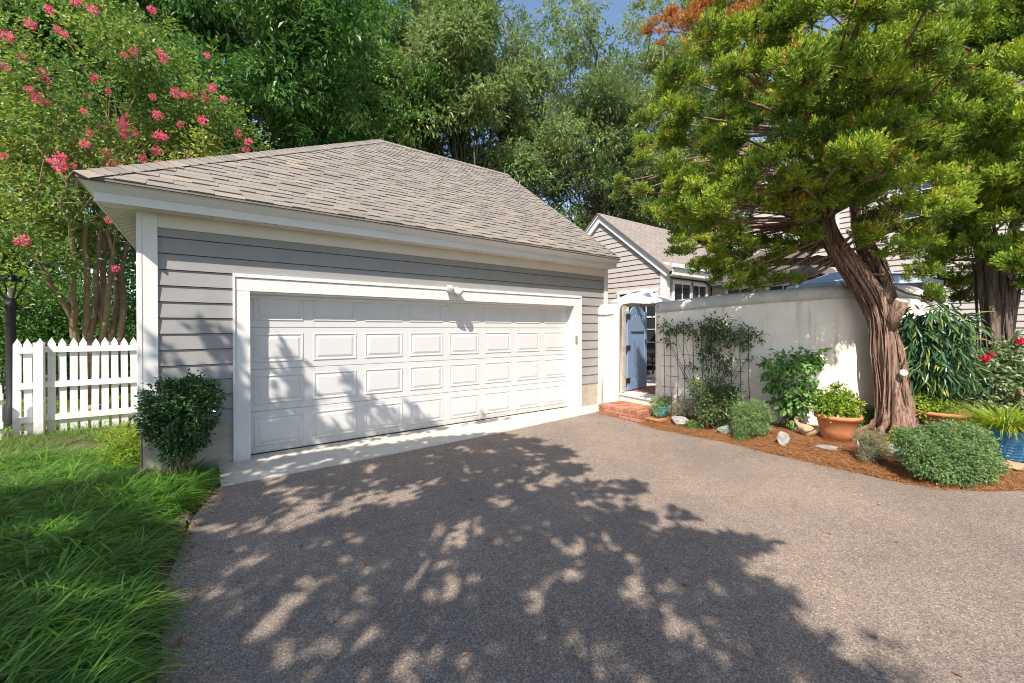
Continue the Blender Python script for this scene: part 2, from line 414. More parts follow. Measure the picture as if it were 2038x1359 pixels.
# ------------------------------------------------------------------ foliage tools
def leaf_quads(mb, pos, d, n, L, W, tint, kind='rhomb'):
    """leaves as folded quads; pos,d,n (N,3); L,W (N,)"""
    d = unit(d); s = unit(np.cross(d, n)); n = np.cross(s, d)
    L = np.broadcast_to(L, (len(pos),))[:, None]; W = np.broadcast_to(W, (len(pos),))[:, None]
    N = len(pos)
    if kind == 'rhomb':
        v = np.stack([pos, pos + d * L * .45 + s * W * .5 + n * W * .18, pos + d * L - n * L * .12, pos + d * L * .45 - s * W * .5 + n * W * .18], 1)
        f = np.arange(N * 4).reshape(N, 4); k = 4
        fs = [f]
    else:   # ovate leaf, two halves along the rib
        a = pos; t = pos + d * L - n * L * .22
        m1 = pos + d * L * .3; m2 = pos + d * L * .68 - n * L * .06
        v = np.stack([a, m1 + s * W * .46 + n * W * .2, m2 + s * W * .36 + n * W * .12, t, m2 - s * W * .36 + n * W * .12, m1 - s * W * .46 + n * W * .2, m1, m2], 1)
        b = np.arange(N)[:, None] * 8
        fs = [np.concatenate([b + np.array([[0, 1, 2, 7]]), b + np.array([[7, 2, 3, 4]]), b + np.array([[0, 7, 4, 5]])], 0)]
        k = 8
    mb.add(v.reshape(-1, 3), fs, np.repeat(np.clip(tint, 0, 1), k))
def rdir(n):
    return unit(rng.standard_normal((n, 3)))
def sprays(mb, clumps, nspray, per, L, W, droop=.35, spread=.8, slen=.4, shell=.5, ctint=.5, kind='rhomb', gap=0., tint_bias=0., up=1.):
    C = np.array([c[0] for c in clumps]); Rd = np.array([np.broadcast_to(c[1], (3,)) for c in clumps])
    w = (Rd.prod(1)) ** (2 / 3); idx = rng.choice(len(C), nspray, p=w / w.sum())
    u = rdir(nspray); r = shell + (1 - shell) * rng.random(nspray) ** .7
    r *= .85 + .3 * rng.random(nspray)
    pos = C[idx] + u * Rd[idx] * r[:, None]
    if gap:
        keep = fbm(pos[:, 0] * 1.1 + pos[:, 2] * .7, pos[:, 1] * 1.1 - pos[:, 2] * .9) > gap
        pos, u, idx = pos[keep], u[keep], idx[keep]
    n = len(pos)
    ax = unit(u * .8 + rdir(n) * .6 + np.array([0, 0, -droop]))
    ct = rng.random(len(C))
    bt = ct[idx] * ctint + rng.random(n) * .25
    t = rng.random((n, per))
    P = (pos[:, None] + ax[:, None] * (t * slen)[..., None] + rng.standard_normal((n, per, 3)) * slen * .22).reshape(-1, 3)
    D = unit(np.repeat(ax, per, 0) + rdir(n * per) * spread + np.array([0, 0, -droop * .6]))
    Nn = unit(rdir(n * per) * .7 + np.array([0, 0, up]))
    T = np.repeat(bt, per) + rng.random(n * per) * (.75 - ctint * .6) + tint_bias
    LL = L * (.65 + .7 * rng.random(n * per)); WW = W * (.7 + .6 * rng.random(n * per))
    leaf_quads(mb, P, D, Nn, LL, WW, T, kind)
    return mb
def bez(a, b, bend, n=8):
    t = np.linspace(0, 1, n)[:, None]; a = np.asarray(a, float); b = np.asarray(b, float)
    m = (a + b) / 2 + np.asarray(bend, float)
    return (1 - t) ** 2 * a + 2 * t * (1 - t) * m + t * t * b
def branches(mb, trunk, clumps, r0, twigs=3, sides=6, up=.15, frac=(.35, .95), rt=.012):
    trunk = np.asarray(trunk, float)
    for c, rd in clumps:
        c = np.asarray(c, float); rad = np.broadcast_to(rd, (3,))
        k = rng.uniform(*frac) * (len(trunk) - 1)
        # start lower on the trunk than the clump
        zs = trunk[:, 2]; below = np.where(zs < c[2] - .3 * np.linalg.norm(c[:2] - trunk[-1, :2]))[0]
        kk = min(int(k), below[-1]) if len(below) else 0
        a = trunk[kk]
        ln = np.linalg.norm(c - a)
        p = bez(a, c, np.array([0, 0, -up * ln]) + rng.standard_normal(3) * ln * .06, 9)
        p[1:-1] += rng.standard_normal((7, 3)) * ln * .012
        mb.tube(p, np.linspace(r0 * rng.uniform(.8, 1.2), rt * 1.6, 9), sides)
        for _ in range(twigs):
            s = p[rng.integers(4, 9)]; e = c + rdir(1)[0] * rad * rng.uniform(.6, .95)
            q = bez(s, e, rng.standard_normal(3) * .12 * ln, 6)
            mb.tube(q, np.linspace(rt * 1.5, rt * .4, 6), 5)

# ================================================================== SETTING
mb = MB(); S = 900.
mb.add([(-S, -S, -.06), (S, -S, -.06), (S, S, -.06), (-S, S, -.06)], [(0, 1, 2, 3)])
structure(mb, 'ground', 'green lawn and bare ground spreading round the buildings', M['lawn'])
# driveway
EDGE = [(-.19, -40), (-.2, -4.2), (-.17, -3.4), (-.2, -2.7), (-.08, -1.58), (.14, -.80)]
REDGE = [(6.43, -.40), (6.02, -.58), (5.97, -1.66), (5.84, -1.92), (5.9, -2.5), (5.95, -3.12), (5.86, -3.7), (5.87, -4.28), (5.83, -4.8), (5.95, -5.2), (6.2, -5.5), (6.6, -5.74), (7.6, -6.1), (10, -6.6), (16, -7.4), (16, -40)]
def sheet(poly, z, nm, label, mat):
    tri = tessellate_polygon([[Vector((x, y, 0)) for x, y in poly]])
    m = MB(); m.add([(x, y, z) for x, y in poly], [tuple(t) for t in tri])
    o = structure(m, nm, label, mat)
    if sum(p.normal.z for p in o.data.polygons) < 0: o.data.flip_normals()
    return o
sheet(EDGE + REDGE, 0., 'driveway', 'grey asphalt driveway in front of the garage, dappled with shade', M['asphalt'])
mb = MB()
pts = [(.14, -.86), (1.32, -.86), (3.5, -.76), (6.43, -.50), (6.95, -.46)]
lo = [(x, y, .012) for x, y in pts]; hi = [(x, .16, .014) for x, y in pts]; bt = [(x, y, -.03) for x, y in pts]
n = len(pts); V = lo + hi + bt
mb.add(V, [[(i, i + 1, n + i + 1, n + i) for i in range(n - 1)], [(2 * n + i, 2 * n + i + 1, i + 1, i) for i in range(n - 1)], [(2 * n, 0, n, n)]][:2])
structure(mb, 'concrete_apron', 'pale concrete apron strip under the garage door', M['apron'])
# planting bed on the right
def bed_z(x, y):
    e = np.interp(np.asarray(y, float), [-7, -5.74, -5.2, -4.28, -3.1, -1.9, -1.6], [8.5, 6.6, 5.9, 5.87, 5.95, 5.84, 5.95])
    t = np.clip((np.asarray(x, float) - e) / .9, 0, 1); t = t * t * (3 - 2 * t)
    return -.03 + .04 * np.clip((np.asarray(x) - e) / .06, 0, 1) + .10 * t + .03 * (fbm(np.asarray(x) * 3, np.asarray(y) * 3) - .5) * t
gx = np.linspace(5.7, 14, 90); gy = np.linspace(-7.2, -1.5, 80)
X, Y = np.meshgrid(gx, gy); Z = bed_z(X, Y)
idx = np.arange(X.size).reshape(X.shape)
mb = MB(); mb.add(np.stack([X, Y, Z], -1).reshape(-1, 3), [np.stack([idx[:-1, :-1], idx[:-1, 1:], idx[1:, 1:], idx[1:, :-1]], -1).reshape(-1, 4)])
o = structure(mb, 'planting_bed', 'raised planting bed of orange brown pine straw along the stucco wall', M['mulch'], True)
def onbed(u, v, it=6):
    z = .05
    for _ in range(it):
        p = G(u, v, z); z = float(bed_z(p[0], p[1]))
    p[2] = z
    return p
# left soil strip
mb = MB()
gx = np.linspace(-6, -.12, 40); gy = np.linspace(-9, 3.6, 60)
X, Y = np.meshgrid(gx, gy); ed = np.interp(Y, [-9, -3.4, -2.7, -1.58, -.8, 4], [-.2, -.17, -.2, -.08, .1, .1])
Xc = np.minimum(X, ed); Z = -.03 + .03 * fbm(X * 2, Y * 2) + .05 * np.clip((ed - X) / .6, 0, 1)
mb.add(np.stack([Xc, Y, Z], -1).reshape(-1, 3), [np.stack([np.arange(2400).reshape(60, 40)[:-1, :-1], np.arange(2400).reshape(60, 40)[:-1, 1:], np.arange(2400).reshape(60, 40)[1:, 1:], np.arange(2400).reshape(60, 40)[1:, :-1]], -1).reshape(-1, 4)])
structure(mb, 'soil_bed', 'dark soil bed under the long grass beside the driveway', M['dirt'], True)
# street behind the fence
mb = MB(); mb.add([(-60, 8.2, -.052), (-.9, 8.2, -.052), (-.9, 11.4, -.052), (-60, 11.4, -.052)], [(0, 1, 2, 3)])
structure(mb, 'road', 'dark asphalt lane seen through the picket fence', M['asphalt'])
# brick courtyard floor
mb = MB(); mb.add([(6.8, -1.5, .318), (6.95, -2.1, .318), (7.25, -2.85, .318), (7.7, -3.4, .318), (8.3, -3.9, .318), (9.1, -4.4, .318), (12, -4.4, .318), (12, 1.9, .318), (6.96, 1.9, .318), (6.96, 0, .318), (6.9, 0, .318)], [tuple(range(11))])
yard = structure(mb, 'courtyard_floor', 'red brick courtyard floor behind the blue gate', M['mortar'])
mb = MB(); mb.box(-.095, .095, -.045, .045, 0, .02); bme = mb.mesh('paver')
bme.materials.append(M['brick'])
for i in range(11):
    for j in range(13):
        b = link('paver', bme, None, yard); b.location = (6.98 + i * .2 + (.1 if j % 2 else 0), -1.6 + j * .1, .31)

# ================================================================== GARAGE
XL, XR, YB = -.561, 6.95, 7.1
g = thing('garage', 'grey lap-sided double garage with white panelled door and hip roof', 'garage', (3.2, 0, 0))
mb = MB()
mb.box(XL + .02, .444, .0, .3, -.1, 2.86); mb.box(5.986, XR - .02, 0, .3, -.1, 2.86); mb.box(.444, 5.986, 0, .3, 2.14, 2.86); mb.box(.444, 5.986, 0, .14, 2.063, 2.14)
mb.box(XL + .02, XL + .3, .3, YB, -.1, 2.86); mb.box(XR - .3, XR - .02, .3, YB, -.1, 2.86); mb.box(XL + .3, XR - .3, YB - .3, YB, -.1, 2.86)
part(mb, 'wall_core', M['gap_shade'], g)
for bb in ((XL + .03, .287, -.008, .0), (6.166, XR - .01, -.008, .0), (XL + .012, XL + .0195, 0, YB)): part(MB().box(*bb, -.1, .48), 'foundation', M['concrete'], g)
EX = .1786
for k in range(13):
    z0 = .48 + EX * k; z1 = min(z0 + EX - .007, 2.86)  # gap bares the dark core as a drawn shadow line
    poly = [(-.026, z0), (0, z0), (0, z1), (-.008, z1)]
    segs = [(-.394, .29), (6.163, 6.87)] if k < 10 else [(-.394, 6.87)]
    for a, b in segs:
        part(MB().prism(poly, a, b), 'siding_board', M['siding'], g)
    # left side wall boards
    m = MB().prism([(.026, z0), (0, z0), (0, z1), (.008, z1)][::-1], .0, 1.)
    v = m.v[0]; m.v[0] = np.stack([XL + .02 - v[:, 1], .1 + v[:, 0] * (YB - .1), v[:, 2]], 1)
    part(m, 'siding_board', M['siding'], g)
mb = MB(); mb.box(XL, -.394, -.04, .0, .47, 2.875); mb.box(XL - .002, -.525, -.046, -.04, .47, 2.875); part(mb, 'corner_board', M['white'], g)
mb = MB(); mb.box(XL - .012, XL + .02, .0, .16, .47, 2.875); part(mb, 'corner_board', M['white'], g)
mb = MB(); mb.box(6.87, XR, -.04, .0, .47, 2.875); mb.box(XR, XR + .03, -.035, .1, .47, 2.875); part(mb, 'corner_board', M['white'], g)
mb = MB(); mb.box(-.394, 6.87, -.034, 0, 2.718, 2.875); part(mb, 'frieze_board', M['soffit'], g)
# soffit with vent slots
mb = MB(); mb.box(-.84, XR, -.285, .0, 2.872, 2.884); mb.box(-.84, XL, .0, YB + .3, 2.872, 2.884); 
for k in range(38):   # ribs of the side soffit
    mb.box(-.835, XL - .015, .02 + k * .1, .028 + k * .1, 2.866, 2.8725)
sof = part(mb, 'soffit', M['soffit'], g)
vm = MB().box(0, .014, -.275, -.225, 2.867, 2.8715).mesh('vent_slot'); vm.materials.append(M['dark'])
for k in range(72):
    o = link('vent_slot', vm, None, sof); o.location = (-.66 + k * .105, 0, 0)
# fascia + crown (mitred at the left corner)
def eave_run(prof, name, mat):
    """prof: (out,z) polygon, out measured from the wall face; front run and left run mitred, right end cut square"""
    m = MB(); n = len(prof)
    P = [[(XL - o, YB + .3, z) for o, z in prof], [(XL - o, 0 - o, z) for o, z in prof], [(XR, 0 - o, z) for o, z in prof]]
    V = [p for ring in P for p in ring]
    F = []
    for r in range(2):
        F += [(r * n + i, r * n + (i + 1) % n, (r + 1) * n + (i + 1) % n, (r + 1) * n + i) for i in range(n)]
    m.add(V, [np.array(F), np.array([tuple(range(n))[::-1]]), np.array([tuple(range(2 * n, 3 * n))])])
    return part(m, name, mat, g)
eave_run([(.27, 2.862), (.292, 2.862), (.292, 2.955), (.27, 2.955)], 'fascia', M['white'])
eave_run([(.255, 2.953), (.298, 2.953), (.318, 2.975), (.362, 3.02), (.385, 3.026), (.385, 3.046), (.255, 3.046)], 'crown_moulding', M['white'])
# roof
EY, EZ, RY, RZ, HX, EXL, RX = -.40, 3.062, 3.558, 5.939, 3.294, -.96, 6.945
mb = MB()
A = (EXL, EY, EZ); B = (RX, EY, EZ); Cc = (RX, RY, RZ); D = (HX, RY, RZ); E_ = (EXL, 2 * RY - EY, EZ); F_ = (RX, 2 * RY - EY, EZ)
dn = np.array([0, 0, -.02])
V = np.array([A, B, Cc, D, E_, F_]); V2 = V + dn
mb.add(np.concatenate([V, V2]), [[(0, 1, 2, 3), (4, 3, 2, 5)], [(0, 3, 4)], [(9, 8, 7, 6), (11, 8, 9, 10)], [(10, 9, 6)], [(0, 6, 7, 1), (1, 7, 8, 2), (4, 10, 6, 0), (2, 8, 11, 5)]])
roof = part(mb, 'roof', M['shingle'], g)
mb = MB(); mb.add([(XR - .01, 0, 2.86), (XR - .01, YB, 2.86), (XR - .01, RY, RZ - .07)], [(0, 1, 2)]); part(mb, 'gable_wall', M['siding'], g)
mb = MB(); mb.box(EXL + .006, RX, EY + .006, EY + .05, EZ - .036, EZ - .021); mb.box(EXL + .004, EXL + .05, EY + .05, 2 * RY - EY, EZ - .036, EZ - .021)
part(mb, 'drip_edge', simple('drip_edge_metal', (.13, .11, .095), .5), g)
sl_v = np.array([0, RY - EY, RZ - EZ]); SLEN = np.linalg.norm(sl_v); sl_u = sl_v / SLEN; sl_n = np.array([0, -sl_u[2], sl_u[1]])
ROW = .126; nrow = int(SLEN / ROW)
lens = [.16, .2, .24, .28, .33]
smesh = {}
for li_, Ls in enumerate(lens):
    for h in (0, 1):
        t = .016 if h else .007
        m = MB(); L2 = ROW * 1.25
        yb_ = ROW - .017; tb_ = t + (.002 - t) * (yb_ + .004) / (L2 + .004)
        m.add([(0, -.004, 0), (Ls, -.004, 0), (Ls, -.004, t), (0, -.004, t), (0, L2, 0), (Ls, L2, 0), (Ls, L2, .002), (0, L2, .002), (0, yb_, tb_), (Ls, yb_, tb_)],
              [[(0, 1, 2, 3), (3, 2, 9, 8), (8, 9, 6, 7), (0, 3, 7, 4), (1, 5, 6, 2)]])
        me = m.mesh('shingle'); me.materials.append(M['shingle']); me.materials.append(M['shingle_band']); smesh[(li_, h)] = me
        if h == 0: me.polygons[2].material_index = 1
pieces = []
for r in range(nrow):
    s = r * ROW + .004; t = s / SLEN
    x0 = EXL + t * (HX - EXL) + .06; x = x0 - rng.random() * .1; h = int(rng.integers(0, 2))
    while x < RX - .03:
        li_ = int(rng.integers(0, 5)); Ls = lens[li_]
        if x + Ls > RX: li_ = 0; Ls = lens[0]
        if x + Ls > RX + .01: break
        p = np.array([max(x, x0 - .02), EY, EZ]) + sl_u * s + sl_n * .004
        pieces.append((p, li_, h, r)); x = p[0] + Ls; h = 1 - h if rng.random() < .8 else h
def shing_size(q):
    u, v, d = project(q[0] + np.array([.1, .05, .05])); return -1 / d ** 2
pieces.sort(key=shing_size)
Mrot = Matrix(((1, 0, 0), (0, sl_u[1], sl_n[1]), (0, sl_u[2], sl_n[2]))).to_4x4()
rest = MB(); rest2 = MB()
for i, (p, li_, h, r) in enumerate(pieces):
    if i < 300:
        o = bpy.data.objects.new('shingle', smesh[(li_, h)]); col.objects.link(o)
        o.parent = roof; o.matrix_parent_inverse = Matrix.Identity(4); o.matrix_basis = Matrix.Translation(p) @ Mrot
    else:
        me = smesh[(li_, h)]; v = np.array([w.co for w in me.vertices]) @ np.array(Mrot)[:3, :3].T + p
        (rest2 if h == 0 else rest).add(v, [[tuple(f.vertices) for f in me.polygons]])
nf1 = sum(len(f) for f in rest.f); off_ = rest.n
rest.v += rest2.v; rest.t += rest2.t; rest.f += [f + off_ for f in rest2.f]; rest.n += rest2.n
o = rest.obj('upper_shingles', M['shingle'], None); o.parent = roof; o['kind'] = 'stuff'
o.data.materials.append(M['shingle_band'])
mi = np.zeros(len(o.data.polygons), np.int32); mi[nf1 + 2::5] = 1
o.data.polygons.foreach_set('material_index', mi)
# caps over the left hip and the ridge
def caps(a, b, wa, wb, name, step=.14, w=.15):
    a = np.array(a); b = np.array(b); L = np.linalg.norm(b - a); d = (b - a) / L
    wa = unit(wa); wb = unit(wb); up = unit(-(wa + wb))
    m = MB(); l2 = step * 1.3
    for k, (tt, zz) in enumerate([(0, .022), (1, .008)]):
        pass
    V = []
    for tt, zz in [(-.004, .024), (l2, .010)]:
        c = d * tt + up * zz
        V += [c + wa * w - up * (zz - .012), c, c + wb * w - up * (zz - .012)]
    V2 = [v - up * .010 for v in V[:3]]
    m.add(np.array(V + V2), [[(0, 1, 4, 3), (1, 2, 5, 4), (0, 6, 7, 1), (1, 7, 8, 2)]])
    me = m.mesh(name); me.materials.append(M['shingle'])
    for k in range(int(L / step)):
        o = bpy.data.objects.new(name, me); col.objects.link(o); o.parent = roof
        o.location = a + d * (k * step) + up * .012
hipd = np.array(D) - np.array(A)
front_in = np.cross(hipd, sl_n); front_in = front_in if front_in[0] > 0 else -front_in
ln_ = np.cross(np.array(E_) - np.array(A), np.array(D) - np.array(A)); ln_ = unit(ln_ if ln_[2] > 0 else -ln_)
left_in = np.cross(hipd, ln_); left_in = left_in if left_in[1] > 0 else -left_in
caps(A, D, front_in, left_in, 'hip_shingle')
caps(D, Cc, -sl_u, np.array([0, sl_u[1], -sl_u[2]]), 'ridge_shingle')

# door casing
mb = MB(); mb.box(.314, .463, -.045, .0, -.012, 2.062); part(mb, 'casing', M['white'], g)
mb = MB(); mb.box(5.965, 6.138, -.045, .0, -.02, 2.062); part(mb, 'casing', M['white'], g)
mb = MB(); mb.box(.314, 6.138, -.047, .0, 2.064, 2.215); part(mb, 'casing', M['white'], g)
mb = MB(); mb.box(.288, .312, -.06, .0, -.005, 2.269); part(mb, 'casing_moulding', M['white'], g)
mb = MB(); mb.box(6.140, 6.164, -.06, .0, -.015, 2.269); part(mb, 'casing_moulding', M['white'], g)
mb = MB(); mb.box(.312, 6.140, -.06, .0, 2.225, 2.269); mb.box(.312, 6.140, -.03, .0, 2.215, 2.225); part(mb, 'casing_moulding', M['white'], g)
mb = MB(); mb.box(.445, .463, .0, .2, -.01, 2.05); mb.box(5.965, 5.985, .0, .2, -.01, 2.05); mb.box(.445, 5.985, .0, .2, 2.04, 2.062); part(mb, 'jamb', M['white'], g)
mb = MB(); mb.box(.463, .478, .125, .148, .0, 2.04); mb.box(5.95, 5.965, .125, .148, 0, 2.04); mb.box(.478, 5.95, .125, .148, 1.99, 2.04); part(mb, 'door_stop', M['white'], g)
DX0, DX1, DY = .455, 5.975, .15
mb = MB(); mb.box(DX0, DX1, DY + .012, DY + .05, .022, 2.13); door = part(mb, 'garage_door', M['door_white'], g)
SEC = .533
for r in range(4):
    z0 = .024 + r * SEC; m = MB()
    m.prism([(DY, z0 + .006), (DY + .014, z0), (DY + .014, z0 + SEC - .002), (DY, z0 + SEC - .007)], DX0 + .003, DX1 - .003)
    o = m.obj('door_section', M['door_white']); o.parent = door; o.matrix_parent_inverse = g.matrix_world.inverted() @ Matrix.Identity(4)
    o.matrix_parent_inverse = Matrix.Identity(4)
def raised_panel(w, h):
    lev = [(0, .0005), (.010, .010), (.020, .010), (.030, .0015), (.042, .0015), (.072, .011)]
    V = []; F = []
    for k, (ins, d) in enumerate(lev):
        V += [(ins, -d, ins), (w - ins, -d, ins), (w - ins, -d, h - ins), (ins, -d, h - ins)]
        if k: F += [((k - 1) * 4 + i, (k - 1) * 4 + (i + 1) % 4, k * 4 + (i + 1) % 4, k * 4 + i) for i in range(4)]
    k = len(lev) - 1; F.append((k * 4, k * 4 + 1, k * 4 + 2, k * 4 + 3))
    m = MB(); m.add(V, [np.array(F)]); me = m.mesh('raised_panel'); me.materials.append(M['door_white']); return me
PW = (DX1 - DX0) / 8; pme = raised_panel(PW - .115, .375)
for r in range(4):
    for c in range(8):
        o = link('raised_panel', pme, None, door); o.location = (DX0 + c * PW + .0575, DY, .024 + r * SEC + .085)
mb = MB(); mb.box(DX0, DX1, DY - .006, DY + .03, .012, .024); o = mb.obj('bottom_seal', M['rubber']); o.parent = door

# floodlight
fl = thing('flood_light', 'twin head cream flood light above the garage door', 'flood light', (3.19, -.03, 2.26))
mb = MB(); mb.box(3.145, 3.235, -.05, -.024, 2.20, 2.30); part(mb, 'back_plate', M['soffit'], fl)
for dx, tip in ((-.045, (3.115, -.19, 2.215)), (.05, (3.33, -.16, 2.17))):
    a = np.array([3.19 + dx * .4, -.05, 2.27]); b = np.array(tip); d = unit(b - a)
    mb = MB(); mb.tube([a, a + d * .02 + np.array([0, 0, .01]), b - d * .11], [.014, .014, .014], 8); part(mb, 'swivel_arm', M['soffit'], fl)
    mb = MB(); mb.tube([b - d * .13, b - d * .125, b - d * .06, b], [.036, .046, .058, .066], 14); h_ = part(mb, 'lamp_head', M['soffit'], fl, True)
    mb = MB(); mb.tube([b - d * .01, b + d * .004, b + d * .012], [.057, .057, .03], 14); o = mb.obj('lamp_glass', M['glassbulb'], None, True); o.parent = h_
    o.matrix_parent_inverse = Matrix.Translation(fl.location).inverted() @ Matrix.Identity(4)
    o.matrix_parent_inverse = Matrix.Identity(4)
# keypad
kp = thing('door_keypad', 'small tan keypad on the door jamb of the garage', 'keypad', (5.985, -.05, 1.39))
mb = MB(); mb.box(5.985, 6.035, -.07, -.046, 1.33, 1.47); k_ = part(mb, 'case', M['keypad'], kp)
mb = MB(); mb.box(5.989, 6.031, -.074, -.0705, 1.365, 1.466); part(mb, 'cover', simple('keypad_cover', (.3, .25, .2), .5), kp)

# ================================================================== STUCCO WALL, GATE, STEP
WP = [(6.62, -1.46), (6.72, -2.0), (6.88, -2.5), (7.1, -2.95), (7.45, -3.45), (7.95, -3.95), (8.5, -4.35), (8.95, -4.6), (9.3, -4.78)]
WT = [2.10, 2.14, 2.18, 2.215, 2.25, 2.29, 2.30, 2.28, 1.95]
def sweep(path, tops, base, prof, seg=.08, rough=.006):
    path = np.array(path, float); d = np.r_[0, np.cumsum(np.linalg.norm(np.diff(path, axis=0), axis=1))]
    s = np.linspace(0, d[-1], max(2, int(d[-1] / seg)))
    px = np.interp(s, d, path[:, 0]); py = np.interp(s, d, path[:, 1]); tz = np.interp(s, d, tops)
    for _ in range(6):
        px[1:-1] = (px[:-2] + px[1:-1] * 2 + px[2:]) / 4; py[1:-1] = (py[:-2] + py[1:-1] * 2 + py[2:]) / 4
        tz[1:-1] = (tz[:-2] + tz[1:-1] * 2 + tz[2:]) / 4
    P = np.stack([px, py], 1); t = unit(np.gradient(P, axis=0)); nrm = np.stack([t[:, 1], -t[:, 0]], 1)
    nrm *= np.where(nrm[:, :1].mean() > 0, -1, 1)
    prof = np.array(prof); k = len(prof); V = []
    for i in range(len(P)):
        for o, z in prof:
            zz = tz[i] + z if z > -1.5 else base
            w = rough * (fbm(s[i] * 6 + z * 3, z * 6 + o * 9) - .5) * 2
            V.append((P[i, 0] + nrm[i, 0] * (o + w), P[i, 1] + nrm[i, 1] * (o + w), zz))
    idx = np.arange(len(P) * k).reshape(len(P), k)
    q = np.stack([idx[:-1, :-1], idx[:-1, 1:], idx[1:, 1:], idx[1:, :-1]], -1).reshape(-1, 4)
    m = MB(); m.add(V, [q, idx[0][None], idx[-1][None, ::-1]]); return m
body = [(0, -2.5)] + [(0, z) for z in (-1.4, -1.0, -.6, -.3, -.2)] + [(-.28, -.2), (-.28, -2.5)]
capp = [(0, -.215), (.012, -.2), (.03, -.185), (.036, -.15), (.03, -.09), (.0, -.045), (-.05, -.012), (-.14, 0), (-.23, -.012), (-.28, -.045), (-.315, -.12), (-.3, -.2)]
wl = thing('courtyard_wall', 'curved off-white stucco courtyard wall with rounded weathered coping', 'wall', (7.2, -2.9, 0))
wb = sweep(WP, WT, -.05, body).obj('wall_face', M['stucco'], None, True)
vloc, vrot = Vector((6.835, -2.60, .50)), (0, 0, R(20))
place(wb, wl)
part(sweep(WP, WT, -.05, capp, .06, .012), 'coping', M['stucco_cap'], wl, True)
def vpart(m, name, mat):
    o = m.obj(name, mat); o.location = vloc; o.rotation_euler = vrot; place(o, wl)
vpart(MB().box(-.004, .004, -.2, .2, -.14, .14), 'vent_backing', M['dark'])
for a in (-.19, .19): vpart(MB().box(-.03, .01, a - .02, a + .02, -.16, .16), 'vent_frame', M['black_metal'])
for a in (-.15, .15): vpart(MB().box(-.03, .01, -.17, .17, a - .012, a + .012), 'vent_frame', M['black_metal'])
for a in (-.09, -.03, .03, .09): vpart(MB().box(-.022, .0, -.17, .17, a - .006, a + .006), 'vent_slat', M['black_metal'])
# pier beside the garage, sill under the gate
pr = thing('gate_pier', 'white stucco gate pier with rounded top against the garage corner', 'pier', (6.9, -.3, 0))
part(sweep([(6.70, -.004), (6.72, -.3), (6.735, -.555)], [2.13, 2.12, 2.115], -.05, [(0, -2.5)] + [(0, z) for z in (-1.5, -1., -.5, -.2, -.12)] + [(-.03, -.06), (-.08, -.02), (-.15, 0), (-.22, -.02), (-.27, -.07), (-.29, -.15), (-.29, -2.5)], .05), 'shaft', M['stucco'], pr, True)
part(MB().tube([(6.69, -.02, 1.9), (6.70, -.15, 1.905), (6.71, -.28, 1.90), (6.72, -.42, 1.908)], [.012, .016, .014, .008], 6, wob=.3), 'chipped_ledge', M['stucco_cap'], pr, True)
mb = MB(); mb.box(6.79, 6.87, -.60, -.557, .335, 2.07); part(mb, 'jamb_post', M['wood_grey'], pr)
sill = thing('gate_sill', 'white stucco sill wall under the gate opening', 'sill', (6.7, -1.05, 0))
m = MB(); m.add([(6.735, -.552, -.05), (6.625, -1.47, -.05), (6.95, -1.47, -.05), (6.98, -.552, -.05), (6.735, -.552, .30), (6.625, -1.47, .30), (6.95, -1.47, .34), (6.98, -.552, .34)],
                [[(0, 1, 5, 4), (4, 5, 6, 7), (3, 7, 6, 2)]])
part(m, 'sill_block', M['stucco'], sill)
m = MB(); m.add([(6.71, -.557, .304), (6.60, -1.465, .304), (6.96, -1.465, .344), (6.99, -.557, .344), (6.71, -.557, .285), (6.60, -1.465, .285)], [[(0, 1, 2, 3), (4, 5, 1, 0)]])
part(m, 'threshold', M['soffit'], sill)

# gate: local x along its width, z up
GW, GH = .86, 1.72
gt = thing('garden_gate', 'open light blue plank gate with scalloped top and black hinges', 'gate', (6.90, -.605, .36))
gt.rotation_euler = (0, 0, R(11))
def gpart(m, name, mat, parent=gt):
    o = m.obj(name, mat); o.parent = parent; return o
for k in range(5):
    x0 = .10 + k * (GW - .2) / 5
    gpart(MB().box(x0 + .002, x0 + (GW - .2) / 5 - .004, -.012, .012, .1, 1.30), 'plank', M['gate_blue'])
gpart(MB().box(0, .105, -.022, .022, 0, 1.60), 'stile', M['gate_blue'])
gpart(MB().box(GW - .105, GW, -.022, .022, 0, 1.60), 'stile', M['gate_blue'])
gpart(MB().box(.106, GW - .106, -.021, .021, 0, .19), 'rail', M['gate_blue'])
gpart(MB().box(.106, GW - .106, -.021, .021, 1.19, 1.34), 'rail', M['gate_blue'])
outer = [(.106, 1.34), (GW - .106, 1.34), (GW - .106, 1.6)] 
outer = [(.106, 1.341), (GW - .106, 1.341), (GW - .106, 1.58)]
for a in np.linspace(0, math.pi, 15)[1:-1]: outer.append((GW / 2 + (GW / 2 - .13) * math.cos(a), 1.58 + .14 * math.sin(a)))
outer.append((.106, 1.58))
holes = []
for k in range(4):
    hx = .19 + k * .16; hz = 1.50 + (.055 if k in (1, 2) else 0)
    holes.append([(hx - .002, hz - .09), (hx - .028, hz + .01), (hx, hz + .03), (hx + .028, hz + .01)])
poly = [outer] + holes
tri = tessellate_polygon([[Vector((x, z, 0)) for x, z in p] for p in poly])
flat = [p for pl in poly for p in pl]; nf = len(flat)
m = MB(); m.add([(x, -.012, z) for x, z in flat] + [(x, .012, z) for x, z in flat], [np.array([tuple(t) for t in tri]), np.array([tuple(i + nf for i in t[::-1]) for t in tri])])
k0 = 0; ring = []
for pl in poly:
    n_ = len(pl); ring += [(k0 + i, k0 + (i + 1) % n_, nf + k0 + (i + 1) % n_, nf + k0 + i) for i in range(n_)]; k0 += n_
m.f.append(np.array(ring)); gpart(m, 'scalloped_top', M['gate_blue'])
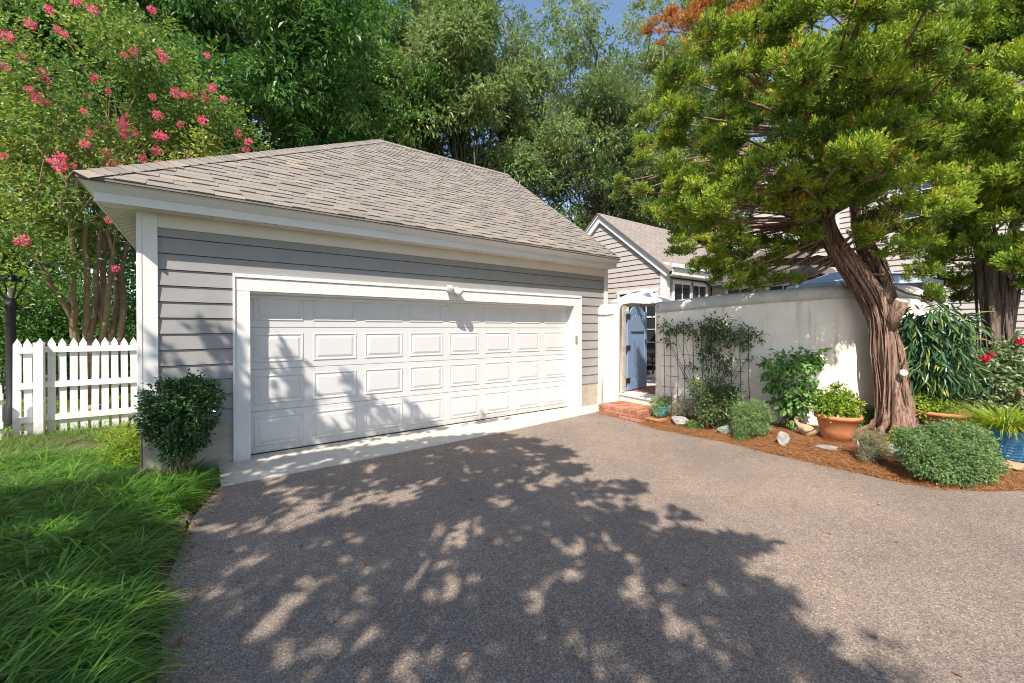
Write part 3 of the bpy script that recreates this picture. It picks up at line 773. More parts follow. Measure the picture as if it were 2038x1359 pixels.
for sx in (.05, GW - .05):
    m = MB(); m.tube([(sx, -.02, 1.56), (sx, .02, 1.56)], [.053, .053], 12); gpart(m, 'finial', M['gate_blue'])
for z in (.2, .86, 1.5):
    gpart(MB().box(-.085, .085, -.032, -.0225, z - .05, z + .05), 'hinge', M['black_metal'])
gpart(MB().box(.14, GW - .14, -.03, -.0215, 1.175, 1.192), 'strap', M['black_metal'])
m = MB(); th = np.linspace(0, 2 * math.pi, 13); m.tube(np.stack([GW - .06 + .03 * np.cos(th), np.full(13, -.045), .93 + .045 * np.sin(th)], 1), .008, 6); m.box(GW - .085, GW - .035, -.03, -.0225, .93, 1.02)
gpart(m, 'ring_handle', M['black_metal'])

# brick step
st = thing('brick_step', 'red brick step with pale mortar below the garden gate', 'step', (6.3, -1.1, 0))
mb = MB(); mb.box(6.018, 6.66, -1.582, -.668, -.02, .176); part(mb, 'mortar', M['mortar'], st)
def brick(x0, x1, y0, y1, z0, z1):
    m = MB(); e = .004
    x0 += rng.normal() * .0015; y0 += rng.normal() * .002; z1 += rng.normal() * .0012
    V = []
    for z, s in ((z0, 0), (z1 - e, 0), (z1, e)):
        V += [(x0 + s, y0 + s, z), (x1 - s, y0 + s, z), (x1 - s, y1 - s, z), (x0 + s, y1 - s, z)]
    m.add(V, [[(k * 4 + i, k * 4 + (i + 1) % 4, k * 4 + 4 + (i + 1) % 4, k * 4 + 4 + i) for k in (0, 1) for i in range(4)] + [(8, 9, 10, 11)]])
    part(m, 'brick', M['brick'], st)
SY0, SY1 = -1.60, -.65
for c in range(2):
    z0 = .004 + c * .064; n = 4 if c == 0 else 5; off = 0 if c == 0 else -.1
    y = SY0 + (0 if c == 0 else 0)
    cuts = [SY0 + .235 * i for i in range(5)] if c == 0 else [SY0, SY0 + .12] + [SY0 + .12 + .235 * i for i in range(1, 4)] + [SY1]
    if c == 0: cuts[-1] = SY1
    for a, b in zip(cuts[:-1], cuts[1:]):
        brick(6.0, 6.09, a + .005, b - .005, z0, z0 + .055)
    for i in range(3): brick(6.1 + i * .2, 6.29 + i * .2, SY0, SY0 + .09, z0, z0 + .055); 
nt_ = 10; wy = (SY1 - SY0) / nt_
for i in range(nt_):
    for r in range(3):
        x0 = 6.0 + r * .215; brick(x0, x0 + .205, SY0 + i * wy + .004, SY0 + (i + 1) * wy - .004, .132, .19)

# ================================================================== HOUSE BEHIND
HXW, HY0, HYP, HZE, HZP = 11.8, 1.78, 4.42, 3.62, 5.78
hs = thing('house', 'taupe lap-sided house with white trim behind the courtyard wall', 'house', (14, 2, 0))
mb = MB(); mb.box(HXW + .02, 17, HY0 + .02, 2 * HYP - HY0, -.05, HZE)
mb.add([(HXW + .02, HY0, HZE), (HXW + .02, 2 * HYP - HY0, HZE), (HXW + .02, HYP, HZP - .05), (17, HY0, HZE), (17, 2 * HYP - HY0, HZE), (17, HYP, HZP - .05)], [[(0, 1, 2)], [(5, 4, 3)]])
part(mb, 'wall_core', M['gap_shade'], hs)
k = 0; z = .4
while z < HZP - .2:
    z1 = min(z + .170, HZP); t = max(0, (z - HZE) / (HZP - HZE)); t1 = max(0, (z1 - HZE) / (HZP - HZE))
    y0 = HY0 + .0 + t * (HYP - HY0); y1 = 2 * HYP - y0; ya = HY0 + t1 * (HYP - HY0); yb = 2 * HYP - ya
    m = MB(); m.add([(HXW - .012, y0, z), (HXW - .012, y1, z), (HXW + .012, yb, z1), (HXW + .012, ya, z1), (HXW + .03, y0, z), (HXW + .03, y1, z)], [[(0, 1, 2, 3), (4, 5, 1, 0)]])
    part(m, 'siding_board', M['house_siding'], hs); z += .178
# rake boards and roof
for sgn in (-1, 1):
    d = unit(np.array([0, (HYP - HY0) * sgn, -(HZP - HZE)])); nrm_ = np.array([0, d[2] * -sgn, d[1] * sgn]); nrm_ = nrm_ if nrm_[2] > 0 else -nrm_
    a = np.array([HXW, HYP, HZP + .06]); L_ = np.hypot(HYP - HY0, HZP - HZE) + .35
    for (x0, x1, lo_, hi_, nm2, mt) in ((-.10, .0, -.26, -.08, 'rake_board', M['white']), (-.16, .02, -.08, -.015, 'rake_moulding', M['white'])):
        V = []
        for xx in (x0, x1):
            for s_ in (0, L_):
                for h_ in (lo_, hi_):
                    p = a + d * s_ + nrm_ * h_; 
                    if s_ == 0: p = np.array([a[0], HYP, a[2] + h_ / nrm_[2]])
                    V.append((HXW + xx, p[1], p[2]))
        m = MB(); m.add(V, [[(0, 1, 3, 2), (4, 6, 7, 5), (0, 4, 5, 1), (2, 3, 7, 6), (0, 2, 6, 4), (1, 5, 7, 3)]]); part(m, nm2, mt, hs)
    V = []
    for xx in (HXW - .2, 17.3):
        for s_ in (0, L_ + .05):
            p = a + d * s_; V += [(xx, p[1], p[2]), (xx, p[1], p[2] - .03)]
    m = MB(); m.add(V, [[(0, 2, 6, 4), (1, 5, 7, 3), (0, 1, 3, 2), (2, 3, 7, 6), (4, 6, 7, 5)]]); o = part(m, 'roof', M['far_shingle'], hs)
    uv = o.data.uv_layers.new(name='UVMap')
    for lp in o.data.loops:
        c = o.data.vertices[lp.vertex_index].co; uv.data[lp.index].uv = (c.x, (c.z) / abs(d[2]))
mb = MB(); mb.box(HXW - .035, HXW + .2, HY0 - .045, HY0 + .14, -.05, HZE + .1); part(mb, 'corner_board', M['white'], hs)
mb = MB(); mb.box(HXW - .06, 17.2, HY0 - .32, HY0 - .28, HZE - .32, HZE - .06); mb.box(HXW - .1, 17.2, HY0 - .40, HY0 - .30, HZE - .1, HZE + .02); part(mb, 'gutter', M['white'], hs)
mb = MB(); mb.box(HXW - .05, 17.2, HY0 - .3, HY0, HZE - .34, HZE - .3); part(mb, 'soffit', M['soffit'], hs)
for k in range(19):
    z = .4 + k * .178
    if z > 3.2: break
    m = MB().prism([(HY0 - .012, z), (HY0 + .02, z), (HY0 + .02, z + .170), (HY0 + .006, z + .170)], HXW + .2, 16.98); part(m, 'siding_board', M['house_siding'], hs)
def window(parent, c, w, h, axis, cols, rows, sash=True, name='window'):
    """axis 'y': in a wall facing -X, width along y; axis 'x': in a wall facing -Y"""
    def bx(m, a0, a1, z0, z1, d0, d1):
        if axis == 'y': m.box(c[0] - d1, c[0] - d0, c[1] + a0, c[1] + a1, c[2] + z0, c[2] + z1)
        else: m.box(c[0] + a0, c[0] + a1, c[1] - d1, c[1] - d0, c[2] + z0, c[2] + z1)
        return m
    f = .09
    m = MB(); bx(m, -w / 2 - f, -w / 2, -h / 2, h / 2, 0, .05); bx(m, w / 2, w / 2 + f, -h / 2, h / 2, 0, .05)
    bx(m, -w / 2 - f - .02, w / 2 + f + .02, h / 2, h / 2 + .11, 0, .06); bx(m, -w / 2 - f - .03, w / 2 + f + .03, -h / 2 - .06, -h / 2, 0, .08)
    W_ = part(m, name, M['white'], parent)
    m = MB(); bx(m, -w / 2, w / 2, -h / 2, h / 2, -.005, .012); p = m.obj('pane', M['glass']); p.parent = W_
    m = MB()
    for k in range(1, cols): bx(m, -w / 2 + w * k / cols - .011, -w / 2 + w * k / cols + .011, -h / 2, h / 2, .013, .03)
    for k in range(1, rows): bx(m, -w / 2, w / 2, -h / 2 + h * k / rows - .011, -h / 2 + h * k / rows + .011, .0135, .0305)
    if sash: bx(m, -w / 2, w / 2, -.025, .025, .014, .036)
    p = m.obj('muntin', M['white']); p.parent = W_
    return W_
window(hs, (HXW, 2.82, 2.0), 1.45, 1.62, 'y', 4, 4)
window(hs, (12.75, HY0, 2.42), .95, 1.3, 'x', 2, 2)
window(hs, (13.78, HY0, 2.42), .85, 1.3, 'x', 2, 2)
# recessed wing with its own wall
mb = MB(); mb.box(14.6, 22, -1.2, HY0, -.05, 3.3); part(mb, 'wing_wall', M['gap_shade'], hs)
for k in range(16):
    z = .4 + k * .178
    m = MB(); m.add([(14.57, -1.2, z), (14.57, HY0 - .05, z), (14.594, HY0 - .05, z + .170), (14.594, -1.2, z + .170), (14.6, -1.2, z), (14.6, HY0 - .05, z)], [[(0, 1, 2, 3), (4, 5, 1, 0)]]); part(m, 'siding_board', M['house_siding'], hs)
window(hs, (14.58, .75, 2.2), .8, 1.5, 'y', 2, 4); window(hs, (14.58, -.55, 2.2), .8, 1.5, 'y', 2, 4)
m = MB(); m.add([(14.2, -1.6, 3.2), (22.3, -1.6, 3.2), (22.3, HY0 + .1, 3.2), (14.2, HY0 + .1, 3.2), (16.4, .3, 4.7), (21, .3, 4.7), (14.2, -1.6, 3.1), (14.2, HY0 + .1, 3.1)], [[(0, 1, 5, 4), (3, 0, 4)][:1], [(3, 0, 4)], [(0, 3, 7, 6)]]); part(m, 'wing_roof', M['far_shingle'], hs)
# tall main body seen through the cedar
h2 = thing('tall_house', 'tall two storey pale house wall glimpsed through the cedar branches', 'house', (20, -4, 0))
mb = MB(); mb.box(17.5, 28, -9, 1.6, -.05, 7.2); part(mb, 'wall_core', M['gap_shade'], h2)
for k in range(38):
    z = .4 + k * .178
    m = MB(); m.add([(17.46, -9, z), (17.46, 1.6, z), (17.49, 1.6, z + .170), (17.49, -9, z + .170), (17.5, -9, z), (17.5, 1.6, z)], [[(0, 1, 2, 3), (4, 5, 1, 0)]]); part(m, 'siding_board', M['house_siding'], h2)
for yy in (-.6, -3.2, -5.8):
    for zz in (2.1, 5.4): window(h2, (17.47, yy, zz), .95, 1.6, 'y', 2, 4)
m = MB(); m.add([(17.0, -9.5, 7.1), (17.0, 2.1, 7.1), (22.7, 2.1, 10.2), (22.7, -9.5, 10.2), (28.5, -9.5, 7.1), (28.5, 2.1, 7.1)], [[(0, 3, 2, 1), (3, 4, 5, 2)], [(0, 4, 3)], [(1, 2, 5)]]); part(m, 'roof', M['far_shingle'], h2)
m = MB(); m.box(16.95, 17.05, -9.5, 2.1, 6.9, 7.09); part(m, 'fascia', M['white'], h2)
# connector behind the garage corner
cn = thing('breezeway', 'low shingled connector roof tucked behind the garage corner', 'breezeway', (8.2, 3, 0))
mb = MB(); mb.box(7.0, 9.0, 2.6, 6, .3, 2.86); part(mb, 'wall', M['gap_shade'], cn)
for k in range(14):
    z = .40 + k * .178
    part(MB().prism([(2.575, z), (2.6, z), (2.6, z + .170), (2.592, z + .170)], 7.0, 8.98), 'siding_board', M['siding'], cn)
mb = MB(); mb.box(7.0, 9.3, 2.25, 2.29, 2.84, 3.03); mb.box(9.26, 9.3, 2.29, 6, 2.84, 3.03); part(mb, 'fascia', M['white'], cn)
mb = MB(); mb.box(7.0, 9.26, 2.29, 2.62, 2.85, 2.87); part(mb, 'soffit', M['soffit'], cn)
m = MB(); m.add([(6.97, 2.18, 3.04), (9.4, 2.18, 3.04), (7.6, 3.9, 4.2), (6.97, 3.9, 4.2), (9.4, 6, 3.04), (7.6, 6, 4.2)], [[(0, 1, 2, 3), (1, 4, 5, 2)]]); o = part(m, 'roof', M['far_shingle'], cn)
uv = o.data.uv_layers.new(name='UVMap')
for lp in o.data.loops:
    c = o.data.vertices[lp.vertex_index].co; uv.data[lp.index].uv = (c.x, c.z * 1.5)
window(cn, (8.25, 2.58, 2.15), .8, 1.0, 'x', 2, 2)

# umbrellas and patio furniture
def umbrella(name, label, apex, rad, drop, mat, base_z, tilt=0):
    u = thing(name, label, 'umbrella', (apex[0], apex[1], base_z), 'patio umbrellas')
    n = 8; V = [(0, 0, 0)]; F = []
    for ring, (f, dz) in enumerate(((.12, .10), (.5, .5), (1., 1.))):
        for k in range(n * 2):
            a = k * math.pi / n; rr = rad * f * (1 if k % 2 == 0 else .965); V.append((rr * math.cos(a), rr * math.sin(a), -drop * dz - (0 if k % 2 == 0 else -.03 * f)))
    for k in range(16):
        F.append((0, 1 + k, 1 + (k + 1) % 16))
    Q = [(1 + r * 16 + k, 17 + r * 16 + k, 17 + r * 16 + (k + 1) % 16, 1 + r * 16 + (k + 1) % 16) for r in range(2) for k in range(16)]
    m = MB(); m.add(np.array(V) + np.array(apex), [np.array(F), np.array(Q)])
    part(m, 'canopy', mat, u)
    m = MB()
    vv = [(rad * math.cos(k * math.pi / n) * (1 if k % 2 == 0 else .965), rad * math.sin(k * math.pi / n) * (1 if k % 2 == 0 else .965), -drop + (0 if k % 2 == 0 else .03)) for k in range(16)]
    m.add(np.array(vv + [(a, b, c - .07) for a, b, c in vv]) + np.array(apex), [[(k, (k + 1) % 16, 16 + (k + 1) % 16, 16 + k) for k in range(16)]]); part(m, 'valance', mat, u)
    m = MB(); m.tube([(apex[0], apex[1], base_z), (apex[0], apex[1], apex[2] + .03)], [.022, .022], 10); part(m, 'pole', M['wood_grey'], u)
    for k in range(n):
        a = k * math.pi / 4; e = np.array(apex) + np.array([rad * math.cos(a) * .97, rad * math.sin(a) * .97, -drop * .98 - .012])
        m = MB(); m.tube([np.array(apex) - np.array([0, 0, .05]), e], [.008, .006], 5); part(m, 'rib', M['wood_grey'], u)
    m = MB(); m.lathe([(.001, .1), (.22, .08), (.26, 0.0)], 16, (apex[0], apex[1], base_z)); part(m, 'base', M['black_metal'], u)
ua = atX(1276, 574, 10.0)
umbrella('patio_umbrella', 'cream canvas patio umbrella rising behind the blue gate', ua, .98, .42, M['canvas'], .338)
ub = atX(1705, 527, 9.9)
umbrella('patio_umbrella', 'white patio umbrella tinted with blue sky shade peeking over the stucco wall under the cedar', ub, 1.15, .40, M['canvas_sky_shade'], .338)
tb = thing('patio_table', 'round patio table behind the open garden gate', 'table', (ua[0], ua[1], .338))
m = MB(); m.lathe([(.001, .74), (.5, .74), (.52, .72), (.5, .70), (.001, .70)], 24, (ua[0], ua[1], .338)); part(m, 'table_top', M['wood_grey'], tb)
for k in range(4):
    a = k * math.pi / 2 + .4; m = MB(); m.tube([(ua[0] + .34 * math.cos(a), ua[1] + .34 * math.sin(a), .338), (ua[0] + .3 * math.cos(a), ua[1] + .3 * math.sin(a), 1.04)], .025, 6); part(m, 'leg', M['black_metal'], tb)
def chair(loc, rz, label):
    c = thing('patio_chair', label, 'chair', loc, 'patio chairs in the courtyard'); c.rotation_euler = (0, 0, rz)
    def p(m, nm): o = m.obj(nm, M['black_metal']); o.parent = c
    p(MB().box(-.22, .22, -.22, .22, .40, .44), 'seat'); p(MB().box(-.22, .22, .2, .235, .55, .92), 'backrest')
    for sx in (-.2, .2):
        p(MB().tube([(sx, -.2, 0), (sx, -.2, .41)], .016, 6), 'leg'); p(MB().tube([(sx, .21, 0), (sx, .21, .92)], .016, 6), 'leg')
        p(MB().box(sx - .02, sx + .02, -.22, .2, .62, .645), 'armrest')
q = atX(1296, 700, 9.2); chair((q[0], q[1], .338), R(140), 'black metal patio chair beside the open gate')
chair((ua[0] + .6, ua[1] + .7, .338), R(-40), 'black metal patio chair on the far side of the patio table')

# ================================================================== FENCE AND LAMP
FY = 3.25
fn = thing('picket_fence', 'white wooden picket fence joining the garage wall', 'fence', (-1.4, FY, 0))
pxs = [32, 56, 80, 102, 125, 146, 167, 188, 209, 229, 248, 267]
m = MB(); hw = .042; hp = 1.47
m.add([(-hw, 0, -.02), (hw, 0, -.02), (hw, 0, hp - .09), (0, 0, hp), (-hw, 0, hp - .09), (-hw, .022, -.02), (hw, .022, -.02), (hw, .022, hp - .09), (0, .022, hp), (-hw, .022, hp - .09)],
      [[(0, 1, 2, 3, 4)], [(9, 8, 7, 6, 5)], [(i, 5 + i, 5 + (i + 1) % 5, (i + 1) % 5) for i in range(5)]])
pk = m.mesh('picket'); pk.materials.append(M['fence'])
for i, u in enumerate(pxs):
    x = atY(u, 760, FY)[0]
    o = link('picket', pk, None, None); o.location = (x, FY, rng.normal() * .006); o.rotation_euler = (0, rng.normal() * .006, 0); place(o, fn)
xp = atY(81, 760, FY)[0]
for z in (.22, .72, 1.25):
    part(MB().box(xp + .05, -.53, FY - .04, FY - .001, z, z + .09), 'rail', M['fence'], fn)
    part(MB().box(-2.19, xp - .05, FY - .04, FY - .001, z - .01, z + .08), 'rail', M['fence'], fn)
part(MB().box(xp - .05, xp + .05, FY - .13, FY - .001, -.05, 1.40), 'post', M['fence'], fn)
lf = thing('low_picket_fence', 'low white picket fence end beside the lamp post', 'fence', (-2.5, 3.0, 0))
for i in range(4):
    o = link('picket', pk, None, None); o.location = (-2.33 - i * .18, 3.0, 0); o.scale = (1, 1, .58); place(o, lf)
for z in (.2, .6): part(MB().box(-2.98, -2.27, 2.96, 2.999, z, z + .09), 'rail', M['fence'], lf)
# lamp post
lx, ly = atY(22, 700, 4.6)[:2]
lp_ = thing('lamp_post', 'black street lamp post with tapered lantern behind the picket fence', 'lamp post', (lx, ly, 0))
part(MB().lathe([(.10, -.05), (.10, .3), (.062, .36), (.062, 1.94), (.08, 1.97), (.08, 2.02), (.055, 2.07), (.05, 2.12)], 16, (lx, ly, 0)), 'post', M['black_metal'], lp_, True)
part(MB().tube([(lx - .26, ly, 1.94), (lx + .26, ly, 1.94)], .014, 8), 'crossbar', M['black_metal'], lp_)
for k in range(4):
    a = k * math.pi / 2 + .6
    part(MB().tube([(lx + .06 * math.cos(a), ly + .06 * math.sin(a), 2.1), (lx + .2 * math.cos(a), ly + .2 * math.sin(a), 2.42)], .012, 6), 'lantern_bar', M['black_metal'], lp_)
part(MB().lathe([(.001, 2.40), (.22, 2.40), (.225, 2.42), (.12, 2.49), (.03, 2.52), (.02, 2.56), (.001, 2.57)], 4, (lx, ly, 0)), 'lantern_roof', M['black_metal'], lp_)
part(MB().lathe([(.03, 2.12), (.04, 2.2), (.02, 2.3), (.001, 2.32)], 8, (lx, ly, 0)), 'bulb', M['glassbulb'], lp_, True)

# ================================================================== GRASS, STRAW
def blades(mb, base, L, W, lean, azim, tint, bendk=1.):
    """arching blades, four cross-sections; arrays of N"""
    N = len(base); az = np.stack([np.cos(azim), np.sin(azim), np.zeros(N)], 1); sd = np.stack([-np.sin(azim), np.cos(azim), np.zeros(N)], 1)
    V = []
    for k, t in enumerate((0, .35, .7, 1.)):
        ang = lean + bendk * t * 1.1
        if k == 0: p = base; 
        else:
            st_ = L * (t - (0, .35, .7, 1.)[k - 1]); p = p + az * (np.sin(np.minimum(ang, 2.4)) * st_)[:, None] + np.array([0, 0, 1.]) * (np.cos(np.minimum(ang, 2.4)) * st_)[:, None]
        w = (W * (1, .95, .7, .08)[k] / 2)[:, None]
        V += [p - sd * w, p + sd * w]
    V = np.stack(V, 1); b = np.arange(N)[:, None] * 8
    F = np.concatenate([b + np.array([[0, 1, 3, 2]]), b + np.array([[2, 3, 5, 4]]), b + np.array([[4, 5, 7, 6]])], 0)
    mb.add(V.reshape(-1, 3), [F], np.repeat(np.clip(tint, 0, 1), 8))
mb = MB()
def grass_edge(y): return np.interp(y, [-9, -4.2, -3.6, -3.4, -2.9, -2.7, -2.2, -1.58, -.9, -.3], [-.2, -.22, -.2, -.3, -.2, -.3, -.22, -.16, .05, .12])
# clumps of liriope
cl = []
while len(cl) < 760:
    y = rng.uniform(-4.9, 1.4); xl = -.27 * (y + 6.025) - 1.0
    x = rng.uniform(xl, .1)
    if x > grass_edge(y) - .12: continue
    if y > -.12 and x > XL - .08: continue
    cl.append((x, y))
for (x, y) in cl:
    n = 64; size = rng.uniform(.65, 1.15)
    a = rng.random(n) * 2 * math.pi
    # the tuft flops towards the drive
    flop = .55; ax_ = np.cos(a) + flop; ay_ = np.sin(a) - .25; a2 = np.arctan2(ay_, ax_)
    r_ = .07 * np.sqrt(rng.random(n)); base = np.stack([x + r_ * np.cos(a), y + r_ * np.sin(a), np.zeros(n)], 1)
    tint = .15 + .7 * rng.random(n) ** 1.3 + (.3 * (rng.random(n) < .06)) + .12 * (fbm(x * 1.5, y * 1.5) - .5)
    blades(mb, base, (.22 + .19 * rng.random(n)) * size, .006 + .005 * rng.random(n), .1 + .65 * rng.random(n), a2, tint, 1.1 + .7 * rng.random(n))
o = mb.obj('long_grass', M['liriope'], None, True)
tag(o, 'long arching dark green border grass beside the driveway', 'grass', kind='stuff')
mb = MB(); n = 9000
x = rng.uniform(-3.6, -.55, n); y = rng.uniform(1.2, 3.2, n); keep = (fbm(x * 1.8, y * 1.8) > .42) | (x > -1.0) & (y < 2.3)
x, y = x[keep], y[keep]; n = len(x)
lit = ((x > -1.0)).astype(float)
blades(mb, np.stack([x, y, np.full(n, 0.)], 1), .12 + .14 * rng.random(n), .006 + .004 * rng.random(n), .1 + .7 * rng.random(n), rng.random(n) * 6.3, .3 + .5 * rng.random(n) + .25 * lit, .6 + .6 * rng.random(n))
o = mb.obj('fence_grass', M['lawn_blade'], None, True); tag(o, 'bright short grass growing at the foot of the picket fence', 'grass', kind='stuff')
mb = MB(); n = 9000
x = rng.uniform(-6, -.9, n); y = rng.uniform(3.4, 8, n)
blades(mb, np.stack([x, y, np.full(n, -.06)], 1), .1 + .1 * rng.random(n), .012 + .006 * rng.random(n), .1 + .6 * rng.random(n), rng.random(n) * 6.3, .4 + .6 * rng.random(n), .6 + .5 * rng.random(n))
o = mb.obj('lawn_grass', M['lawn_blade'], None, True); tag(o, 'sunny lawn grass beyond the picket fence', 'grass', kind='stuff')
# pine straw
mb = MB(); n = 26000
y = rng.uniform(-6.6, -1.62, n); e = np.interp(y, [-7, -5.74, -5.2, -4.28, -3.1, -1.9, -1.6], [8.5, 6.6, 5.9, 5.87, 5.95, 5.84, 5.95])
x = e + rng.random(n) ** 1.3 * 2.2 - .07 * rng.random(n) ** 3
z = bed_z(x, y) + .004 + .022 * rng.random(n); z = np.maximum(z, .006)
a = rng.random(n) * 2 * math.pi; L = .06 + .10 * rng.random(n); d = np.stack([np.cos(a), np.sin(a), rng.normal(size=n) * .12], 1)
s = np.stack([-np.sin(a), np.cos(a), np.zeros(n)], 1) * .0018; p = np.stack([x, y, z], 1)
mid = p + d * (L * .5)[:, None] + np.array([0, 0, .006])
V = np.stack([p - s, p + s, mid + s, mid - s, p + d * L[:, None]], 1); b = np.arange(n)[:, None] * 5
mb.add(V.reshape(-1, 3), [b + np.array([[0, 1, 2, 3]]), b + np.array([[3, 2, 4]])], np.repeat(rng.random(n), 5))
o = mb.obj('pine_straw', M['needle']); tag(o, 'loose orange brown pine straw covering the planting bed', 'pine straw', kind='stuff')
# fallen needles and leaves scattered on the drive
mb = MB(); n = 150
y = -6 + 5.4 * rng.random(n); x = np.clip(rng.uniform(-.2, 6.2, n), grass_edge(y), 5.8)
leaf_quads(mb, np.stack([x, y, np.full(n, .006)], 1), np.stack([np.cos(x * 50), np.sin(x * 50), np.full(n, .05)], 1), np.tile([[0, 0, 1.]], (n, 1)), .02 + .035 * rng.random(n), .012 + .008 * rng.random(n), rng.random(n))
n = 420; y = rng.uniform(-5.2, -.9, n); x = grass_edge(y) + np.abs(rng.normal(size=n)) * .10 - .03; a = rng.random(n) * 6.28
leaf_quads(mb, np.stack([x, y, .006 + .012 * rng.random(n)], 1), np.stack([np.cos(a), np.sin(a), rng.normal(size=n) * .15], 1), np.tile([[0, 0, 1.]], (n, 1)), .025 + .04 * rng.random(n), .006 + .014 * rng.random(n), rng.random(n))
o = mb.obj('fallen_leaves', M['needle']); tag(o, 'few small dry leaves fallen on the driveway', 'leaves', kind='stuff')

# ================================================================== TREES
def split(clumps, k, f, flat=.8):
    out = []
    for c, rd in clumps:
        rd = np.broadcast_to(rd, (3,))
        for _ in range(k):
            u = rdir(1)[0] * rng.uniform(.45, 1.); r = rd * f * rng.uniform(.65, 1.35)
            out.append((np.array(c) + u * rd * .85, r * np.array([1, 1, flat])))
    return out
def tree(name, label, base, trunk, clumps, r0, r1, nspray, per, L, W, leaf, bark, group=None, droop=.35, twigs=2, gap=0., slen=.5, shell=.35, rb=None, ctint=.35, bias=0., spread=.8):
    t = thing(name, label, 'tree', base, group)
    trunk = np.asarray(trunk, float)
    mb = MB(); mb.tube(trunk, np.linspace(r0, r1, len(trunk)), 12, wob=.05)
    branches(mb, trunk, clumps, rb or r0 * .35, twigs)
    part(mb, 'trunk', bark, t, True)
    mb = MB(); sprays(mb, split(clumps, 4, .46, .7), nspray, per, L, W, droop=droop, gap=gap, slen=slen, shell=shell, ctint=ctint, tint_bias=bias, spread=spread)
    part(mb, 'crown', leaf, t)
    return t
def crownclumps(c, rad, n, rmin, rmax, zlo=None):
    out = []
    c = np.array(c, float); rad = np.array(rad, float)
    while len(out) < n:
        u = rdir(1)[0] * rng.random() ** .4; p = c + u * rad
        if zlo and p[2] < zlo: continue
        r = rng.uniform(rmin, rmax); out.append((p, np.array([r, r, r * .75])))
    return out
def bgtree(name, label, x, y, h, rad, n, leaf, dense, L, W, zlo=3.5, gap=0., ncl=34, r0=.3, lean=(0, 0), group='trees behind the garage', bias=0., bark='bark'):
    cz = zlo + (h - zlo) * .52
    cl_ = crownclumps((x + lean[0], y + lean[1], cz), (rad, rad, (h - zlo) * .5), ncl, rad * .2, rad * .36, zlo)
    tr = [(x, y, -.1), (x + .1, y, h * .18), (x + lean[0] * .3, y + lean[1] * .3 + .1, h * .4), (x + lean[0] * .7, y + lean[1] * .7, h * .65), (x + lean[0], y + lean[1], h * .9)]
    t = np.linspace(0, 1, 14); tr = np.array(tr); k = np.linspace(0, 1, 5); tr = np.stack([np.interp(t, k, tr[:, i]) for i in range(3)], 1); tr[1:, :2] += rng.normal(size=(13, 2)) * .06
    return tree(name, label, (x, y, 0), tr, cl_, r0, .04, n, dense, L, W, M[leaf], M[bark], group, gap=gap * .6, slen=.42, twigs=4, bias=bias, ctint=.45, droop=.12, shell=.5, rb=r0 * .3)
bgtree('oak_tree', 'shade-tinted dark green oak crown rising behind the garage hip', 2.2, 12.5, 18, 5.2, 9000, 'oak_shaded', 8, .21, .09, 4.0, .27, 46)
bgtree('oak_tree', 'dense shade-tinted oak standing behind the crape myrtle', -4.2, 14.0, 18, 5.4, 8800, 'oak_shaded', 8, .21, .09, 3.0, .27, 46)
bgtree('oak_tree', 'deep green oak between the shade-tinted oak and the tall willow oak', 7.4, 14.5, 19, 5.0, 8600, 'oak_shaded', 8, .21, .09, 4.5, .5, 46, bias=.08)
bgtree('willow_oak_tree', 'tall pale leaved willow oak with grey forking limbs behind the ridge', 13.0, 12.2, 20, 5.3, 8200, 'oak_light', 8, .22, .08, 3.8, .60, 58, .34)
bgtree('willow_oak_tree', 'light green willow oak behind the house gable', 17.8, 9.6, 19, 5.2, 7600, 'oak_light', 8, .22, .08, 4.0, .60, 52, .3)
bgtree('willow_oak_tree', 'slender light green willow oak between the deep green oak and the tall one', 10.2, 11.8, 20, 3.4, 4600, 'oak_light', 7, .26, .10, 4.5, .55, 40, .26)
bgtree('willow_oak_tree', 'green willow oak filling the sky between the gable and the cedar', 21.5, 8.4, 21, 4.6, 6200, 'oak_light', 8, .23, .085, 4.5, .5, 44, .3)
bgtree('broadleaf_tree', 'round green tree beyond the lane at the fence', -9.0, 19, 15, 5.5, 4500, 'far_leaf', 7, .3, .13, 1.2, .25, 30)
bgtree('broadleaf_tree', 'broad green tree filling the gap behind the two oaks', 3.5, 22, 17, 6.5, 5600, 'far_leaf', 7, .38, .16, 2.5, .26, 34)
bgtree('broadleaf_tree', 'broad green tree far behind the tall willow oak', 13, 24, 12.5, 6, 4200, 'far_leaf', 7, .38, .16, 2.5, .3, 34)
bgtree('broadleaf_tree', 'green tree far behind the house gable', 23, 17, 12, 6, 4600, 'far_leaf', 7, .36, .15, 2.5, .3, 30)
bgtree('broadleaf_tree', 'green tree behind the house wing', 27, 9, 14, 5, 3000, 'far_leaf', 7, .3, .12, 3, .33, 26)
bgtree('broadleaf_tree', 'pale green tree beyond the second cedar', 22, -12.5, 13, 5, 4000, 'oak_light', 7, .24, .1, 1., .3, 30)

